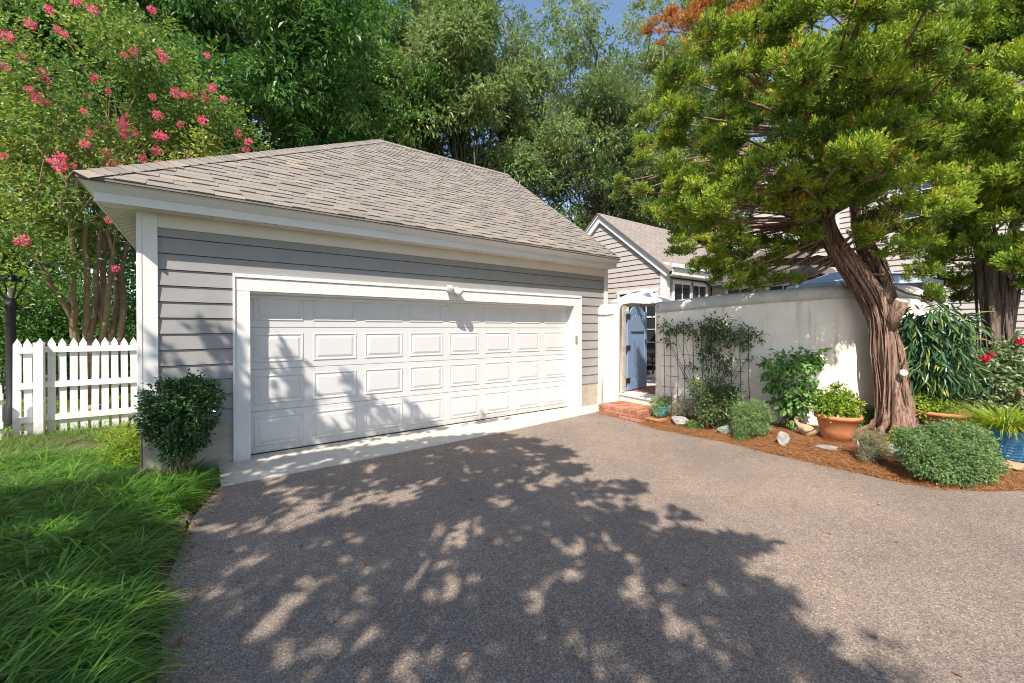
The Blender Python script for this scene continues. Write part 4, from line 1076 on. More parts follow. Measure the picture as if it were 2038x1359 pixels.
# overhanging oak behind the photographer that dapples the drive
def in_poly(px, py, poly):
    inside = np.zeros(len(px), bool); j = len(poly) - 1
    for i in range(len(poly)):
        xi, yi = poly[i]; xj, yj = poly[j]
        c = ((yi > py) != (yj > py)) & (px < (xj - xi) * (py - yi) / (yj - yi + 1e-9) + xi)
        inside ^= c; j = i
    return inside
SHADE = [(-400, 1700), (-400, 870), (270, 905), (440, 930), (700, 893), (860, 872), (1000, 862), (1085, 876), (1150, 903), (1085, 922), (1175, 928), (1110, 958), (1230, 952), (1290, 962), (1240, 1012), (1380, 1012), (1395, 1045), (1540, 1080), (1440, 1112), (1600, 1190), (1480, 1232), (1640, 1272), (1760, 1359), (1840, 1500), (1900, 1700)]
HOLES = [(905, 1065, 48, 24, -15), (860, 1122, 52, 18, -15), (812, 1165, 26, 12, -15), (905, 1160, 46, 13, -20), (1130, 1125, 50, 42, -20), (1035, 1185, 66, 20, -10), (1160, 1080, 62, 14, 0), (575, 1212, 48, 24, -35), (470, 1187, 28, 22, -10), (735, 1240, 50, 42, -45), (650, 1285, 60, 18, -40), (772, 1325, 36, 60, 25), (830, 1335, 26, 60, 35), (880, 1300, 24, 34, 20), (1185, 1290, 54, 26, 30), (1245, 1315, 56, 18, 25), (620, 1003, 46, 12, -10), (790, 990, 36, 12, -10), (640, 1022, 40, 10, -15), (430, 1152, 66, 12, -28), (400, 1185, 40, 8, -25), (490, 1040, 48, 10, -15), (530, 1052, 32, 8, -15), (705, 1000, 60, 14, -20), (1380, 1225, 84, 24, 38), (1345, 1260, 60, 14, 35), (1460, 1290, 64, 16, 25), (1000, 1000, 24, 8, 0), (1310, 1060, 30, 8, 0), (960, 1345, 40, 30, 30), (560, 1330, 50, 22, -30), (520, 1110, 30, 10, -15), (1420, 1330, 50, 14, 20), (1080, 960, 60, 10, -5), (1200, 1000, 40, 8, -5)]
GRASSLIT = [(330, 985, 130, 40, -10), (260, 1215, 120, 48, -10), (120, 1060, 60, 20, 0), (60, 1310, 70, 24, 0), (250, 885, 60, 40, 0), (150, 965, 60, 14, -5), (90, 1190, 60, 22, 0), (360, 1040, 50, 20, 0)]
DOORSH = [(560, 690, 14, 46, -18), (548, 742, 34, 40, 0), (600, 770, 40, 40, 0), (690, 762, 13, 56, -14), (742, 800, 44, 44, -10), (812, 838, 52, 26, -10), (880, 850, 46, 18, -10), (812, 778, 9, 46, -14), (560, 840, 70, 62, 0), (650, 860, 90, 34, -8), (730, 870, 60, 18, -8), (960, 838, 16, 36, -10), (1000, 850, 18, 26, -10), (332, 722, 22, 26, 0), (420, 650, 8, 24, -25), (400, 668, 8, 16, -25), (440, 690, 26, 26, 0), (450, 760, 22, 40, 0), (300, 780, 16, 70, 0), (482, 720, 14, 60, -10), (484, 850, 16, 90, 0), (340, 800, 60, 40, 0), (440, 850, 60, 60, 0), (320, 900, 60, 70, 0), (290, 640, 7, 22, -20), (378, 602, 5, 14, -30)]
def ell(px, py, lst, soft=.25, lim=1.25):
    m = np.zeros(len(px))
    for cx, cy, rx, ry, an in lst:
        c_, s_ = math.cos(R(an)), math.sin(R(an)); dx, dy = px - cx, py - cy
        q = ((dx * c_ + dy * s_) / rx) ** 2 + ((-dx * s_ + dy * c_) / ry) ** 2
        m = np.maximum(m, np.clip((lim - q) / soft, 0, 1))
    return m
n = 150000
gx_ = rng.uniform(-4.5, 6.8, n); gy_ = rng.uniform(-6.6, 2.2, n)
# where does the sun ray that reaches (gx,gy,0) first meet something seen: the ground, or the garage front
t_ = np.maximum(gy_ - .02, 0); onw = t_ > 0
hx_ = gx_ - 1.16 * t_; hz_ = 1.755 * t_; hy_ = np.where(onw, .0, gy_)
pu, pv, pd = project(np.stack([hx_, hy_, hz_], 1))
dens = in_poly(pu, pv, SHADE).astype(float)
nz = fbm(gx_ * 3.2, gy_ * 3.2); dens *= np.where(nz < .30, .15, 1.)
dens *= np.where(fbm(gx_ * 7.5 + 20, gy_ * 6 + 11) < .40, .03, 1.)
dens *= 1 - ell(pu, pv, HOLES, .25, 2.1) * np.where(fbm(gx_ * 8, gy_ * 8 + 5) < .62, .97, .2)
dens *= 1 - ell(pu, pv, GRASSLIT, .5) * .9
dw = ell(pu, pv, DOORSH, .5) * np.where(fbm(gx_ * 8, gy_ * 6) > .48, .75, .08)
dens = np.where(onw, np.where((hz_ < 1.62) & (hx_ < 4.6), dw, 0), dens)
dens = np.where(pd < .3, .75 * (nz > .36), dens)
dens[(gx_ > 5.0) | ((gx_ < -1.6) & (nz < .5))] = 0
keep = rng.random(n) < dens * .95
P0 = np.stack([hx_, hy_, hz_], 1)[keep]; n = len(P0)
# crown heights follow lumpy layers
hh = 5.0 + 2.6 * fbm(P0[:, 0] * .5 + 3, P0[:, 1] * .5 + 8) + rng.normal(size=n) * .25 + .9 * (rng.random(n) < .3)
pos = P0 + SUNV[None] * ((hh - P0[:, 2]) / SUNV[2])[:, None]
pu, pv, pd = project(pos)
vis = (pd > .2) & (pu > -60) & (pu < 2100) & (pv > -60)
pos = pos[~vis]; n = len(pos)
st_ = thing('shade_oak', 'overhanging oak whose leaves dapple the driveway with shade', 'tree', (-7.5, -11.5, 0))
mb = MB(); leaf_quads(mb, pos, unit(rdir(n) + np.array([0, 0, -.3])), unit(SUNV + rdir(n) * .55), .11 + .05 * rng.random(n), .06 + .025 * rng.random(n), rng.random(n))
extra = crownclumps((-6.5, -10.5, 7.2), (3.2, 3.2, 2.), 18, .9, 1.4, 5)
sprays(mb, extra, 1400, 7, .15, .07, slen=.5)
part(mb, 'crown', M['oak_shaded'], st_)
mb = MB(); tr = np.array([(-7.5, -11.5, -.1), (-7.4, -11.4, 1.5), (-7.1, -11.2, 3.), (-6.6, -10.8, 4.6), (-6.0, -10.2, 6.), (-5.5, -9.7, 7.2)]); mb.tube(tr, np.linspace(.34, .1, 6), 12)
okp = np.where((pos[:, 0] < -1.2) & (pos[:, 1] < -5.2))[0]; limbs = [(pos[i], .4) for i in rng.choice(okp, 30)]
branches(mb, tr, limbs + extra, .07, 1, up=.05)
part(mb, 'trunk', M['bark'], st_, True)

# crape myrtle: several smooth stems, pink panicles
cm_ = thing('crape_myrtle', 'multi-stemmed crape myrtle with pink blossoms beside the garage', 'tree', (-2.0, 5.4, 0))
mb = MB(); stems = []
sp = [(145, 660, 110, 330), (170, 660, 150, 300), (178, 665, 205, 330), (205, 665, 190, 280), (222, 665, 225, 300), (205, 668, 250, 330), (240, 665, 270, 360), (150, 660, 30, 400)]
CYD = 5.6
clp = []
for (u0, v0, u1, v1) in sp:
    a = atY(u0, v0, CYD); a0 = a.copy(); a0[2] = -.05; a0[0] = a[0] * .25 + (-1.72) * .75; b = atY(u1, v1, CYD + rng.normal() * .5)
    p = np.concatenate([[a0], bez(a, b, np.array([rng.normal() * .12, rng.normal() * .2, .2]), 10)])
    p[2:-1] += rng.normal(size=(len(p) - 3, 3)) * .035
    mb.tube(p, np.linspace(.058, .022, len(p)), 8, wob=.06); stems.append(p)
cc = [(20, 60), (60, 150), (120, 60), (150, 170), (220, 90), (60, 250), (140, 260), (230, 200), (300, 130), (330, 230), (400, 220), (250, 300), (440, 270), (390, 300), (330, 290), (480, 290), (120, 330), (30, 330), (40, 440), (110, 460), (40, 520), (190, 400), (-60, 150), (-80, 300), (-70, 30), (230, 480), (30, 0), (150, -20), (430, 195), (180, 340), (80, 390), (10, 240), (270, 40), (-50, 450)]
for (u, v) in cc:
    yy = CYD + rng.normal() * .7 - .2; c = atY(u, v, yy); r = rng.uniform(.38, .66)
    clp.append((c, np.array([r * 1.2, r, r * .7])))
for c, rd in clp:
    s = stems[rng.integers(0, len(stems))]
    for s in [stems[j] for j in rng.choice(len(stems), 2, replace=False)]:
        a = s[rng.integers(5, len(s))]
        if np.linalg.norm(a - c) > 3.2: continue
        q = bez(a, c, rng.normal(size=3) * .15, 7); mb.tube(q, np.linspace(.018, .004, 7), 5)
    for _ in range(3):
        q = bez(c, c + rdir(1)[0] * rd, rng.normal(size=3) * .06, 4); mb.tube(q, np.linspace(.006, .003, 4), 4)
mb.lathe([(.34, -.1), (.26, .02), (.12, .10), (.001, .13)], 14, (-1.72, CYD, 0)); part(mb, 'trunk', M['crape_bark'], cm_, True)
mb = MB(); sprays(mb, clp, 6000, 8, .08, .048, droop=.1, slen=.28, shell=.45, ctint=.35, gap=.36, spread=1.)
part(mb, 'crown', M['crape_leaf'], cm_)
bl = []
for k in range(3):
    m = MB(); n = 130; u = rdir(n); p = u * (np.array([.10, .10, .12]) * (rng.random(n)[:, None] ** .4)) + np.array([0, 0, .05])
    leaf_quads(m, p, unit(u + rdir(n) * .6), rdir(n), .028 + .016 * rng.random(n), .024 + .012 * rng.random(n), rng.random(n))
    m.tube([(0, 0, -.12), (0, 0, .1)], .003, 4, tint=0); me = m.mesh('blossom'); me.materials.append(M['blossom']); bl.append(me)
bpx = [(15, 75), (150, 5), (185, 22), (18, 140), (45, 118), (8, 132), (85, 150), (90, 165), (190, 160), (215, 184), (80, 200), (95, 205), (250, 110), (265, 105), (318, 105), (325, 118), (350, 188), (365, 190), (378, 190), (425, 178), (410, 193), (445, 198), (405, 200), (312, 232), (402, 242), (205, 255), (248, 248), (246, 258), (247, 274), (270, 268), (312, 270), (327, 275), (180, 268), (358, 250), (188, 300), (212, 308), (226, 330), (285, 320), (100, 322), (122, 318), (148, 330), (8, 312), (120, 335), (475, 268), (492, 283), (488, 297), (40, 482), (218, 440), (230, 537), (310, 303), (320, 330), (60, 180), (300, 20), (130, 70), (112, 58)]
for u, v in bpx + [(rng.uniform(-20, 420), rng.uniform(-10, 330)) for _ in range(8)]:
    o = link('blossom', bl[rng.integers(0, 3)], None, None); o.location = atY(u, v, CYD - 1.45 + rng.normal() * .2)
    s = rng.uniform(.4, .85); o.scale = (s, s, s * .9); o.rotation_euler = (rng.normal() * .5, rng.normal() * .5, rng.random() * 6); place(o, cm_)

# ---- cedars
def fan(nb=14):
    """one feathery juniper plume about 1 long: short scale-like blades set along a tapering axis"""
    V = []; T = []
    for k in range(nb):
        t = k / (nb - 1); side = -1 if k % 2 else 1
        b = np.array([0, 0, t * .72]) + rng.normal(size=3) * .05
        d = unit(np.array([side * (1.0 - .7 * t) * rng.uniform(.4, 1.1), rng.normal() * .5, .5 + t * .6])); L = (.46 - .12 * t) * rng.uniform(.7, 1.25)
        s = unit(np.cross(d, rng.normal(size=3))) * .062
        V += [b, b + d * L * .55 + s, b + d * L, b + d * L * .55 - s]; T += [.0, .1, .22, .1]
    return np.array(V), np.array(T)
def cedar_foliage(mb, clumps, nfan, size, dead=None, bias=0.):
    if dead is not None: dead = np.repeat(dead, 6)
    clumps = split(clumps, 6, .36, 1.05)
    fans = [fan() for _ in range(8)]
    C = np.array([c[0] for c in clumps]); Rd = np.array([np.broadcast_to(c[1], (3,)) for c in clumps])
    w = Rd.prod(1) ** (2 / 3); idx = rng.choice(len(C), nfan, p=w / w.sum())
    u = rdir(nfan); u[:, 2] = np.where(u[:, 2] < -.35, -u[:, 2] * .6, u[:, 2]); u = unit(u)
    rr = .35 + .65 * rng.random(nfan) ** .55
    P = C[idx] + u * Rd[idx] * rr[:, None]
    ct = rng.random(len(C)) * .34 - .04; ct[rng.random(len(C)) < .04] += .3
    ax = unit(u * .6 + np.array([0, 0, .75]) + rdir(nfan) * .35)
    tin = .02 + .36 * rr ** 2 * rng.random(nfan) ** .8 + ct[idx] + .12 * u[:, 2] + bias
    tin = np.where(rng.random(nfan) < .02, .8 + .1 * rng.random(nfan), tin)
    if dead is not None: tin = np.where(dead[idx], .93 + .07 * rng.random(nfan), np.minimum(tin, .84))
    for k in range(8):
        s_ = np.arange(nfan) % 8 == k; V, T = fans[k]; m = s_.sum()
        a = ax[s_]; b = unit(np.cross(a, rdir(m))); c = np.cross(a, b); sz = size * rng.uniform(.65, 1.35, m)
        W = P[s_][:, None] + sz[:, None, None] * (V[None, :, 0:1] * b[:, None] + V[None, :, 1:2] * c[:, None] + V[None, :, 2:3] * a[:, None])
        nb = len(V) // 4
        mb.add(W.reshape(-1, 3), [np.arange(m * nb * 4).reshape(-1, 4)], np.clip((tin[s_][:, None] + T[None] * (tin[s_] < .9)[:, None]).ravel(), 0, 1))
def twisted_trunk(mb, path, rad, strands=6, twist=1.6, sides=9, flare=None):
    """several ropy strands wound round one core"""
    path = np.asarray(path, float); k = np.linspace(0, 1, len(path)); t = np.linspace(0, 1, 30)
    C = np.stack([np.interp(t, k, path[:, i]) for i in range(3)], 1); r = np.interp(t, k, rad)
    for _ in range(3): C[1:-1] = (C[:-2] + 2 * C[1:-1] + C[2:]) / 4
    mb.tube(C, r * .55, 14, wob=.05)
    tan = unit(np.gradient(C, axis=0)); a = unit(np.cross(tan, [0.3, 1, .1])); b = np.cross(tan, a)
    for s in range(strands):
        ph = s * 2 * math.pi / strands + rng.normal() * .25; th = ph + twist * t + .25 * np.sin(t * 7 + s)
        off = r * (.68 + .13 * np.sin(t * 9 + s * 2) + .05 * np.sin(t * 23 + s)); fl_ = 1 + (.4 * np.exp(-t * 16) if flare else 0)
        p = C + (off * fl_)[:, None] * (np.cos(th)[:, None] * a + np.sin(th)[:, None] * b)
        mb.tube(p, r * (.14 + .15 * rng.random()) * (1 + .16 * np.sin(t * 13 + s * 1.7)), sides, wob=.10)
    for s in range(strands * 6):
        ph = rng.random() * 6.283; th = ph + twist * t + .3 * np.sin(t * 8 + s); i0 = rng.integers(0, 18); i1 = min(30, i0 + rng.integers(6, 13))
        p = C + (r * rng.uniform(.82, .98))[:, None] * (np.cos(th)[:, None] * a + np.sin(th)[:, None] * b)
        mb.tube(p[i0:i1], r[i0:i1] * rng.uniform(.03, .08) * np.sin(np.linspace(.25, 2.9, i1 - i0)), 6, wob=.15)
    return C
TB = onbed(1786, 864); TX = TB[0]
cedar = thing('cedar_tree', 'gnarled leaning cedar with twisted reddish trunk in front of the stucco wall', 'tree', TB)
mb = MB()
def tp(u, v, dx=0): return atX(u, v, TX + dx)
tpath = [TB + np.array([0, 0, -.1]), tp(1783, 830), tp(1772, 760), tp(1762, 700), tp(1758, 640), tp(1738, 590, -.05), tp(1705, 545, -.15), tp(1672, 505, -.25), tp(1650, 470, -.3), tp(1640, 435, -.35), tp(1645, 360, -.4), tp(1640, 260, -.4)]
trad = [.30, .255, .215, .20, .185, .20, .19, .18, .16, .13, .10, .06]
trad = [q * .88 * k for q, k in zip(trad, (1.05, 1, .95, 1.06, .97, 1.04, 1, 1, 1, 1, 1, 1))]
twisted_trunk(mb, tpath, trad, 12, 1.9, flare=True)
p2 = [tp(1768, 640, .08), tp(1765, 580, .1), tp(1740, 520, .15), tp(1712, 470, .2), tp(1700, 400, .3), tp(1720, 280, .4), tp(1740, 120, .5)]
twisted_trunk(mb, p2, [.14, .15, .14, .12, .09, .07, .05], 4, 1.2, 8)
limbs_px = [((1650, 462), (1560, 455), (1470, 440), (1380, 400), -.9), ((1668, 520), (1590, 520), (1500, 530), (1430, 520), -.5), ((1648, 460), (1560, 430), (1480, 330), (1420, 260), -.7), ((1712, 470), (1790, 450), (1860, 430), (1930, 330), .2), ((1645, 380), (1560, 260), (1500, 160), (1440, 80), -.6), ((1700, 400), (1760, 300), (1800, 200), (1850, 60), .2), ((1640, 300), (1620, 200), (1600, 80), (1590, -40), -.8)]
for a, b, c, d, dx in limbs_px:
    q = np.array([tp(*a), tp(*b, dx * .4), tp(*c, dx * .8), tp(*d, dx)]); t = np.linspace(0, 1, 12); q = np.stack([np.interp(t, np.linspace(0, 1, 4), q[:, i]) for i in range(3)], 1)
    q[1:-1] = (q[:-2] + q[2:]) / 2 + rng.normal(size=(10, 3)) * .02; mb.tube(q, np.linspace(.085, .02, 12), 8, wob=.08)
for k in range(9):
    a_ = k * .7 + rng.normal() * .15; L_ = rng.uniform(.34, .5); d_ = np.array([math.cos(a_), math.sin(a_), 0])
    q = np.array([TB + d_ * .12 + np.array([0, 0, .42]), TB + d_ * .2 + np.array([0, 0, .2]), TB + d_ * .29 + np.array([0, 0, .07]), TB + d_ * L_ + np.array([0, 0, -.03])])
    q = np.stack([np.interp(np.linspace(0, 3, 9), range(4), q[:, i]) for i in range(3)], 1) + rng.normal(size=(9, 3)) * .008
    mb.tube(q, np.linspace(.06, .025, 9), 8, wob=.12)
# sawn stub
sa = tp(1768, 655, -.05); sb = tp(1795, 598, -.16)
mb.tube([sa, (sa + sb) / 2, sb], [.09, .08, .078], 12, wob=.05)
# crown clumps: (pixel, offset in x from the trunk plane, radius)
CC = [(1240, 375, -1.6, .16), (1270, 330, -1.5, .28), (1290, 240, -1.3, .26), (1275, 290, -1.5, .2), (1340, 200, -1.1, .34), (1340, 290, -1.2, .36), (1330, 370, -1.3, .36), (1360, 430, -1.2, .34), (1370, 490, -1.0, .30), (1400, 340, -1.1, .36), (1440, 260, -1., .40), (1450, 170, -.9, .38), (1420, 480, -.8, .3), (1440, 540, -.7, .26), (1490, 555, -.6, .24), (1530, 530, -.5, .22), (1480, 420, -1.0, .34), (1500, 330, -1.0, .38), (1530, 480, -.6, .22), (1560, 400, -.9, .34), (1600, 500, -.3, .18), (1550, 200, -.9, .42), (1570, 100, -.8, .42), (1640, 140, -.9, .4), (1600, 300, -1., .36), (1650, 230, -1., .42), (1680, 320, -1., .40), (1700, 400, -.8, .38), (1740, 340, -.8, .38), (1640, 400, -.9, .28), (1770, 430, -.5, .30), (1800, 500, -.3, .26), (1835, 545, -.2, .2), (1690, 585, .25, .2), (1735, 470, -.7, .22), (1700, 60, -.8, .45), (1760, 180, -.7, .48), (1790, 290, -.5, .45), (1850, 380, -.2, .42), (1820, 100, -.4, .5), (1880, 220, -.2, .5), (1840, 470, .1, .28), (1480, 60, -1., .34), (1420, 90, -1.1, .3), (1390, 30, -1.1, .3), (1340, 40, -1.2, .22), (1450, 10, -1., .3), (1600, -20, -.8, .5), (1750, -20, -.6, .5), (1510, 20, -.9, .3), (1300, 60, -1.2, .16), (1400, 130, .2, .5), (1520, 120, .3, .5), (1500, 250, .4, .45), (1620, 180, .4, .5), (1700, 260, .5, .5), (1420, 410, .2, .34), (1340, 480, -.9, .22), (1580, 560, -.5, .14), (1415, 520, -1.3, .26), (1470, 545, -1.2, .2), (1350, 500, -1.5, .2), (1390, 450, -1.6, .26), (1450, 470, -1.4, .26), (1520, 545, -.9, .18), (1270, 380, -1.9, .17), (1335, 55, -1.7, .17), (1380, 45, -1.75, .2), (1425, 75, -1.8, .2), (1470, 45, -1.7, .2), (1320, 90, -1.6, .1), (1420, 555, -1.0, .16), (1460, 570, -.9, .15), (1505, 572, -.8, .13), (1390, 535, -1.2, .18), (1545, 560, -.7, .12), (1235, 362, -1.7, .13), (1225, 395, -1.6, .1), (1480, 500, -1.1, .22), (1600, 470, -.9, .2), (1330, 330, -1.9, .24), (1560, 500, -.8, .18), (1860, 590, .1, .16), (1300, 420, -1.3, .2)]
clumps = []; dead = []
for (u, v, dx, r) in CC:
    c = tp(u, v, dx); clumps.append((c, np.array([r, r * 1.15, r * .8]) * .92)); dead.append((v < 115 and u < 1520 and dx < 0 and not (u in (1450,))))
OUT = [(1300, -60), (1300, 110), (1262, 200), (1250, 330), (1215, 370), (1240, 400), (1310, 425), (1345, 540), (1395, 540), (1500, 575), (1545, 545), (1600, 520), (1640, 430), (1700, 440), (1760, 480), (1850, 590), (1880, 500), (1900, 300), (1900, -60)]
cnt = 0
for _ in range(4000):
    i = rng.integers(0, 7); f = rng.random(); w_ = np.array(WP[i]) * (1 - f) + np.array(WP[i + 1]) * f; zw = rng.uniform(.15, 2.25)
    zc = rng.uniform(3.0, 4.9); r = rng.uniform(.2, .34)
    c = np.array([w_[0], w_[1], zw]) + SUNV * (zc - zw) / SUNV[2]
    u, v, dd = project(c); ur = r * FPX / dd
    if dd < 2.5 or c[0] < 4.2: continue
    gs = c - SUNV * (c[2] - .1) / SUNV[2]
    if not in_poly(np.array([u]), np.array([v + ur * .5]), OUT)[0] or not in_poly(np.array([u - ur]), np.array([v]), OUT)[0]: continue
    if min([np.linalg.norm(c - k[0]) / (r + k[1][0]) for k in clumps]) < .62: continue
    if fbm(np.array([w_[1] * 2.3]), np.array([zw * 2.3]))[0] < .3: continue
    clumps.append((c, np.array([r, r, r * .8]))); dead.append(False); cnt += 1
    if cnt > 60: break
print('front clumps', cnt)
for c, rd in clumps:
    cand = np.array(tpath[6:] + p2[2:]); a = cand[np.argmin(np.linalg.norm(cand - c, axis=1))]
    q = bez(a, c, rng.normal(size=3) * .12, 7); mb.tube(q, np.linspace(.03, .008, 7), 5)
    for _ in range(4):
        e = c + rdir(1)[0] * rd * .9; q = bez(c, e, rng.normal(size=3) * .06, 4); mb.tube(q, np.linspace(.009, .003, 4), 4)
part(mb, 'trunk', M['cedar_bark'], cedar, True)
m = MB(); m.tube([sb, sb + unit(sb - sa) * .012], [.074, .07], 14); part(m, 'sawn_stub', M['wood_cut'], cedar)
kn = tp(1797, 742, -.16); m = MB(); m.tube([kn, kn + np.array([-.05, -.02, .01])], [.05, .045], 12); part(m, 'sawn_stub', M['wood_cut'], cedar)
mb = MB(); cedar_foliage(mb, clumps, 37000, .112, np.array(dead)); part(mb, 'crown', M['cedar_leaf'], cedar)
# second cedar
T2 = atX(1985, 726, 10.4); T2[2] = .0
ced2 = thing('cedar_tree', 'second upright cedar with grey fluted trunk behind the rose bush', 'tree', T2)
def t2(u, v, dx=0): return atX(u, v, 10.4 + dx)
mb = MB(); tpath2 = [T2 + np.array([0, 0, -.1]), t2(1990, 740), t2(1985, 690), t2(1978, 600), t2(1972, 520), t2(1950, 430), t2(1930, 300), t2(1940, 100)]
twisted_trunk(mb, tpath2, [.26, .26, .25, .21, .2, .15, .12, .07], 5, .8)
twisted_trunk(mb, [t2(1990, 735, .0), t2(1998, 700, .05), t2(2010, 600, .1), t2(2015, 500, .2), t2(2030, 300, .3)], [.16, .14, .12, .1, .07], 3, .6, 8)
CC2 = [(1960, 60, 0, .7), (2030, 150, 0, .7), (1900, 140, .4, .7), (1980, 260, -.2, .65), (2060, 330, -.2, .7), (1920, 330, .2, .6), (1990, 400, -.4, .55), (2060, 480, -.5, .5), (1930, 460, 0, .42), (2000, 500, -.5, .36), (1900, 560, .4, .34), (1870, 480, .6, .4), (1830, 250, .8, .7), (1800, 60, .8, .8), (2100, 60, 0, .7), (2120, 250, 0, .7), (1900, -20, .2, .7), (2040, 0, 0, .7), (1910, 600, .5, .26), (2050, 560, -.2, .3), (2080, 400, .6, .6), (1760, 150, 1.2, .7), (1720, 380, 1.4, .5), (1960, 330, -1.2, .5), (2020, 250, -1.4, .55), (1930, 400, -1.0, .42), (1900, 440, -.9, .36), (2000, 440, -1.3, .42), (2040, 520, -1.4, .34), (1960, 500, -1.1, .3), (1880, 520, -.6, .3), (2050, 360, -1.5, .5), (1960, 180, -1.2, .55), (1890, 80, -.8, .55)]
cl2 = [(t2(u, v, dx), np.array([r, r, r * .75])) for u, v, dx, r in CC2]
for c, rd in cl2:
    cand = np.array(tpath2[4:]); a = cand[np.argmin(np.linalg.norm(cand - c, axis=1))]; q = bez(a, c, rng.normal(size=3) * .15, 7); mb.tube(q, np.linspace(.05, .01, 7), 6)
    for _ in range(3):
        e = c + rdir(1)[0] * rd * .9; q = bez(c, e, rng.normal(size=3) * .08, 4); mb.tube(q, np.linspace(.012, .004, 4), 4)
part(mb, 'trunk', M['cedar_bark2'], ced2, True)
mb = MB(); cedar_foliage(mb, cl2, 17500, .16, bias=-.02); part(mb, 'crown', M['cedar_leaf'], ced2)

# ================================================================== SHRUBS AND POTS
def bush(name, label, cat, loc, clumps, nspray, per, L, W, mat, group=None, stems=5, stem_r=.008, kind='rhomb', droop=.1, slen=.12, shell=.35, ctint=.35, gap=0., bias=0., stemmat='stem', spread=.8, up=1.):
    t = thing(name, label, cat, loc, group); loc = np.array(loc, float)
    mb = MB()
    for c, rd in clumps:
        for _ in range(stems):
            e = np.array(c) + rdir(1)[0] * np.broadcast_to(rd, (3,)) * .8; s = loc + np.array([rng.normal() * .05, rng.normal() * .05, 0])
            mb.tube(bez(s, e, rng.normal(size=3) * .04, 6), np.linspace(stem_r, stem_r * .3, 6), 5)
    part(mb, 'stems', M[stemmat], t, True)
    mb = MB(); sprays(mb, clumps, nspray, per, L, W, droop=droop, slen=slen, shell=shell, ctint=ctint, kind=kind, gap=gap, tint_bias=bias, spread=spread, up=up)
    part(mb, 'foliage', M[mat], t)
    return t
# holly at the garage corner
hb = G(352, 925, .02); hy = -.34
c0 = atY(355, 930, hy); 
cls = [(atY(u, v, hy + dy), r) for u, v, dy, r in [(330, 795, 0, .17), (380, 785, .05, .17), (405, 790, -.05, .13), (315, 830, 0, .15), (360, 830, -.1, .19), (395, 830, 0, .14), (340, 865, -.02, .15), (375, 870, 0, .14), (350, 900, 0, .1), (415, 780, 0, .07)]]
bush('holly_shrub', 'dense dark green holly shrub at the garage corner', 'shrub', (c0[0], hy, 0), cls, 1500, 6, .042, .026, 'boxwood', stems=3, droop=0, slen=.07, shell=.6, ctint=.2, stemmat='crape_bark')
gc = atY(255, 905, .7); bush('golden_shrub', 'small yellow green shrub between the fence and the holly', 'shrub', (gc[0], .7, 0), [(atY(u, v, .7 + dy), r) for u, v, dy, r in [(235, 880, 0, .14), (260, 870, .1, .15), (275, 890, 0, .13), (245, 900, -.1, .14), (270, 905, -.1, .12)]], 520, 6, .055, .012, 'lime_leaf', droop=.1, slen=.12)
# background shrubs left
def bgbush(name, label, x, y, r, h, n, mat, L=.09, W=.05):
    bush(name, label, 'shrub', (x, y, -.05), [((x + rng.normal() * r * .5, y + rng.normal() * r * .4, h * rng.uniform(.25, .85)), np.array([r * .6, r * .6, h * .3])) for _ in range(9)], n, 7, L, W, mat, 'shrubs beyond the fence', stems=2, stem_r=.02, slen=.25, stemmat='bark')
bgbush('lilac_shrub', 'bright yellow green shrub lit behind the lamp post', -3.9, 9.0, 1.1, 2.9, 1500, 'lime_leaf')
bgbush('laurel_shrub', 'dark laurel shrub behind the crape myrtle stems', -2.6, 8.6, 1.1, 2.6, 1700, 'oak_shaded')
bgbush('laurel_shrub', 'dark laurel shrub against the garage side', -1.3, 8.2, .9, 3.0, 1500, 'oak_shaded')
bgbush('laurel_shrub', 'olive shrub past the lane beyond the lamp post', -6.4, 12.5, 1.8, 3.6, 1600, 'crape_leaf', .12, .07)
bgbush('laurel_shrub', 'green shrub past the lane behind the laurels', -3.6, 13., 1.9, 3.8, 1600, 'far_leaf', .12, .07)
bgbush('garden_shrub', 'sunlit green shrub beyond the second cedar trunk', 13.4, -6.9, .8, 1.9, 1500, 'lime_leaf', .06, .035)

# wire trellises on the wall with a vine
def wall_at(u, v):
    """point on the front face of the curved wall under a pixel"""
    best = None
    P = np.array(WP); d = ray(u, v)
    for i in range(len(P) - 1):
        a, b = P[i], P[i + 1]; e = b - a; A_ = np.array([[d[0], -e[0]], [d[1], -e[1]]])
        t, s = np.linalg.solve(A_, a - CAM[:2])
        if t > 0 and -.02 <= s <= 1.02: best = CAM + d * t
    return best if best is not None else CAM + d * 8
def trellis(label, us, v0, v1, rows):
    c = wall_at(us[1], v1); c[0] -= .06
    t = thing('wire_trellis', label, 'trellis', (c[0], c[1], float(bed_z(c[0], c[1]))), 'wire trellises on the wall')
    off = np.array([-.05, -.02, 0])
    for u in us:
        a = wall_at(u, v0) + off; b = wall_at(u + 3, v1) + off; b[2] = min(b[2], .12)
        q = bez(a, b, (0, 0, 0), 8); q[1:-1] += rng.normal(size=(6, 3)) * .004
        part(MB().tube(q, .0055, 5), 'upright', M['rust_wire'], t)
    for v in rows:
        u0, u1 = (us[0], us[-1]); 
        if rng.random() < .5: u1 = us[1] + 4
        elif rng.random() < .4: u0 = us[1] - 4
        part(MB().tube([wall_at(u0 - 4, v) + off * 1.1, wall_at((u0 + u1) / 2, v + 1) + off * 1.1, wall_at(u1 + 4, v + 2) + off * 1.1], .004, 5), 'rung', M['rust_wire'], t)
trellis('narrow wire trellis beside the gate with few leaves', [1322, 1335, 1348], 645, 830, [682, 706, 727, 747, 768, 789])
trellis('rusty wire trellis carrying the thickest part of the vine', [1362, 1380, 1397, 1416], 640, 835, [705, 726, 752, 793])
trellis('wire trellis above the wall vent with thin vine tips', [1455, 1473, 1490], 650, 800, [686, 713, 737, 762])
vc = []
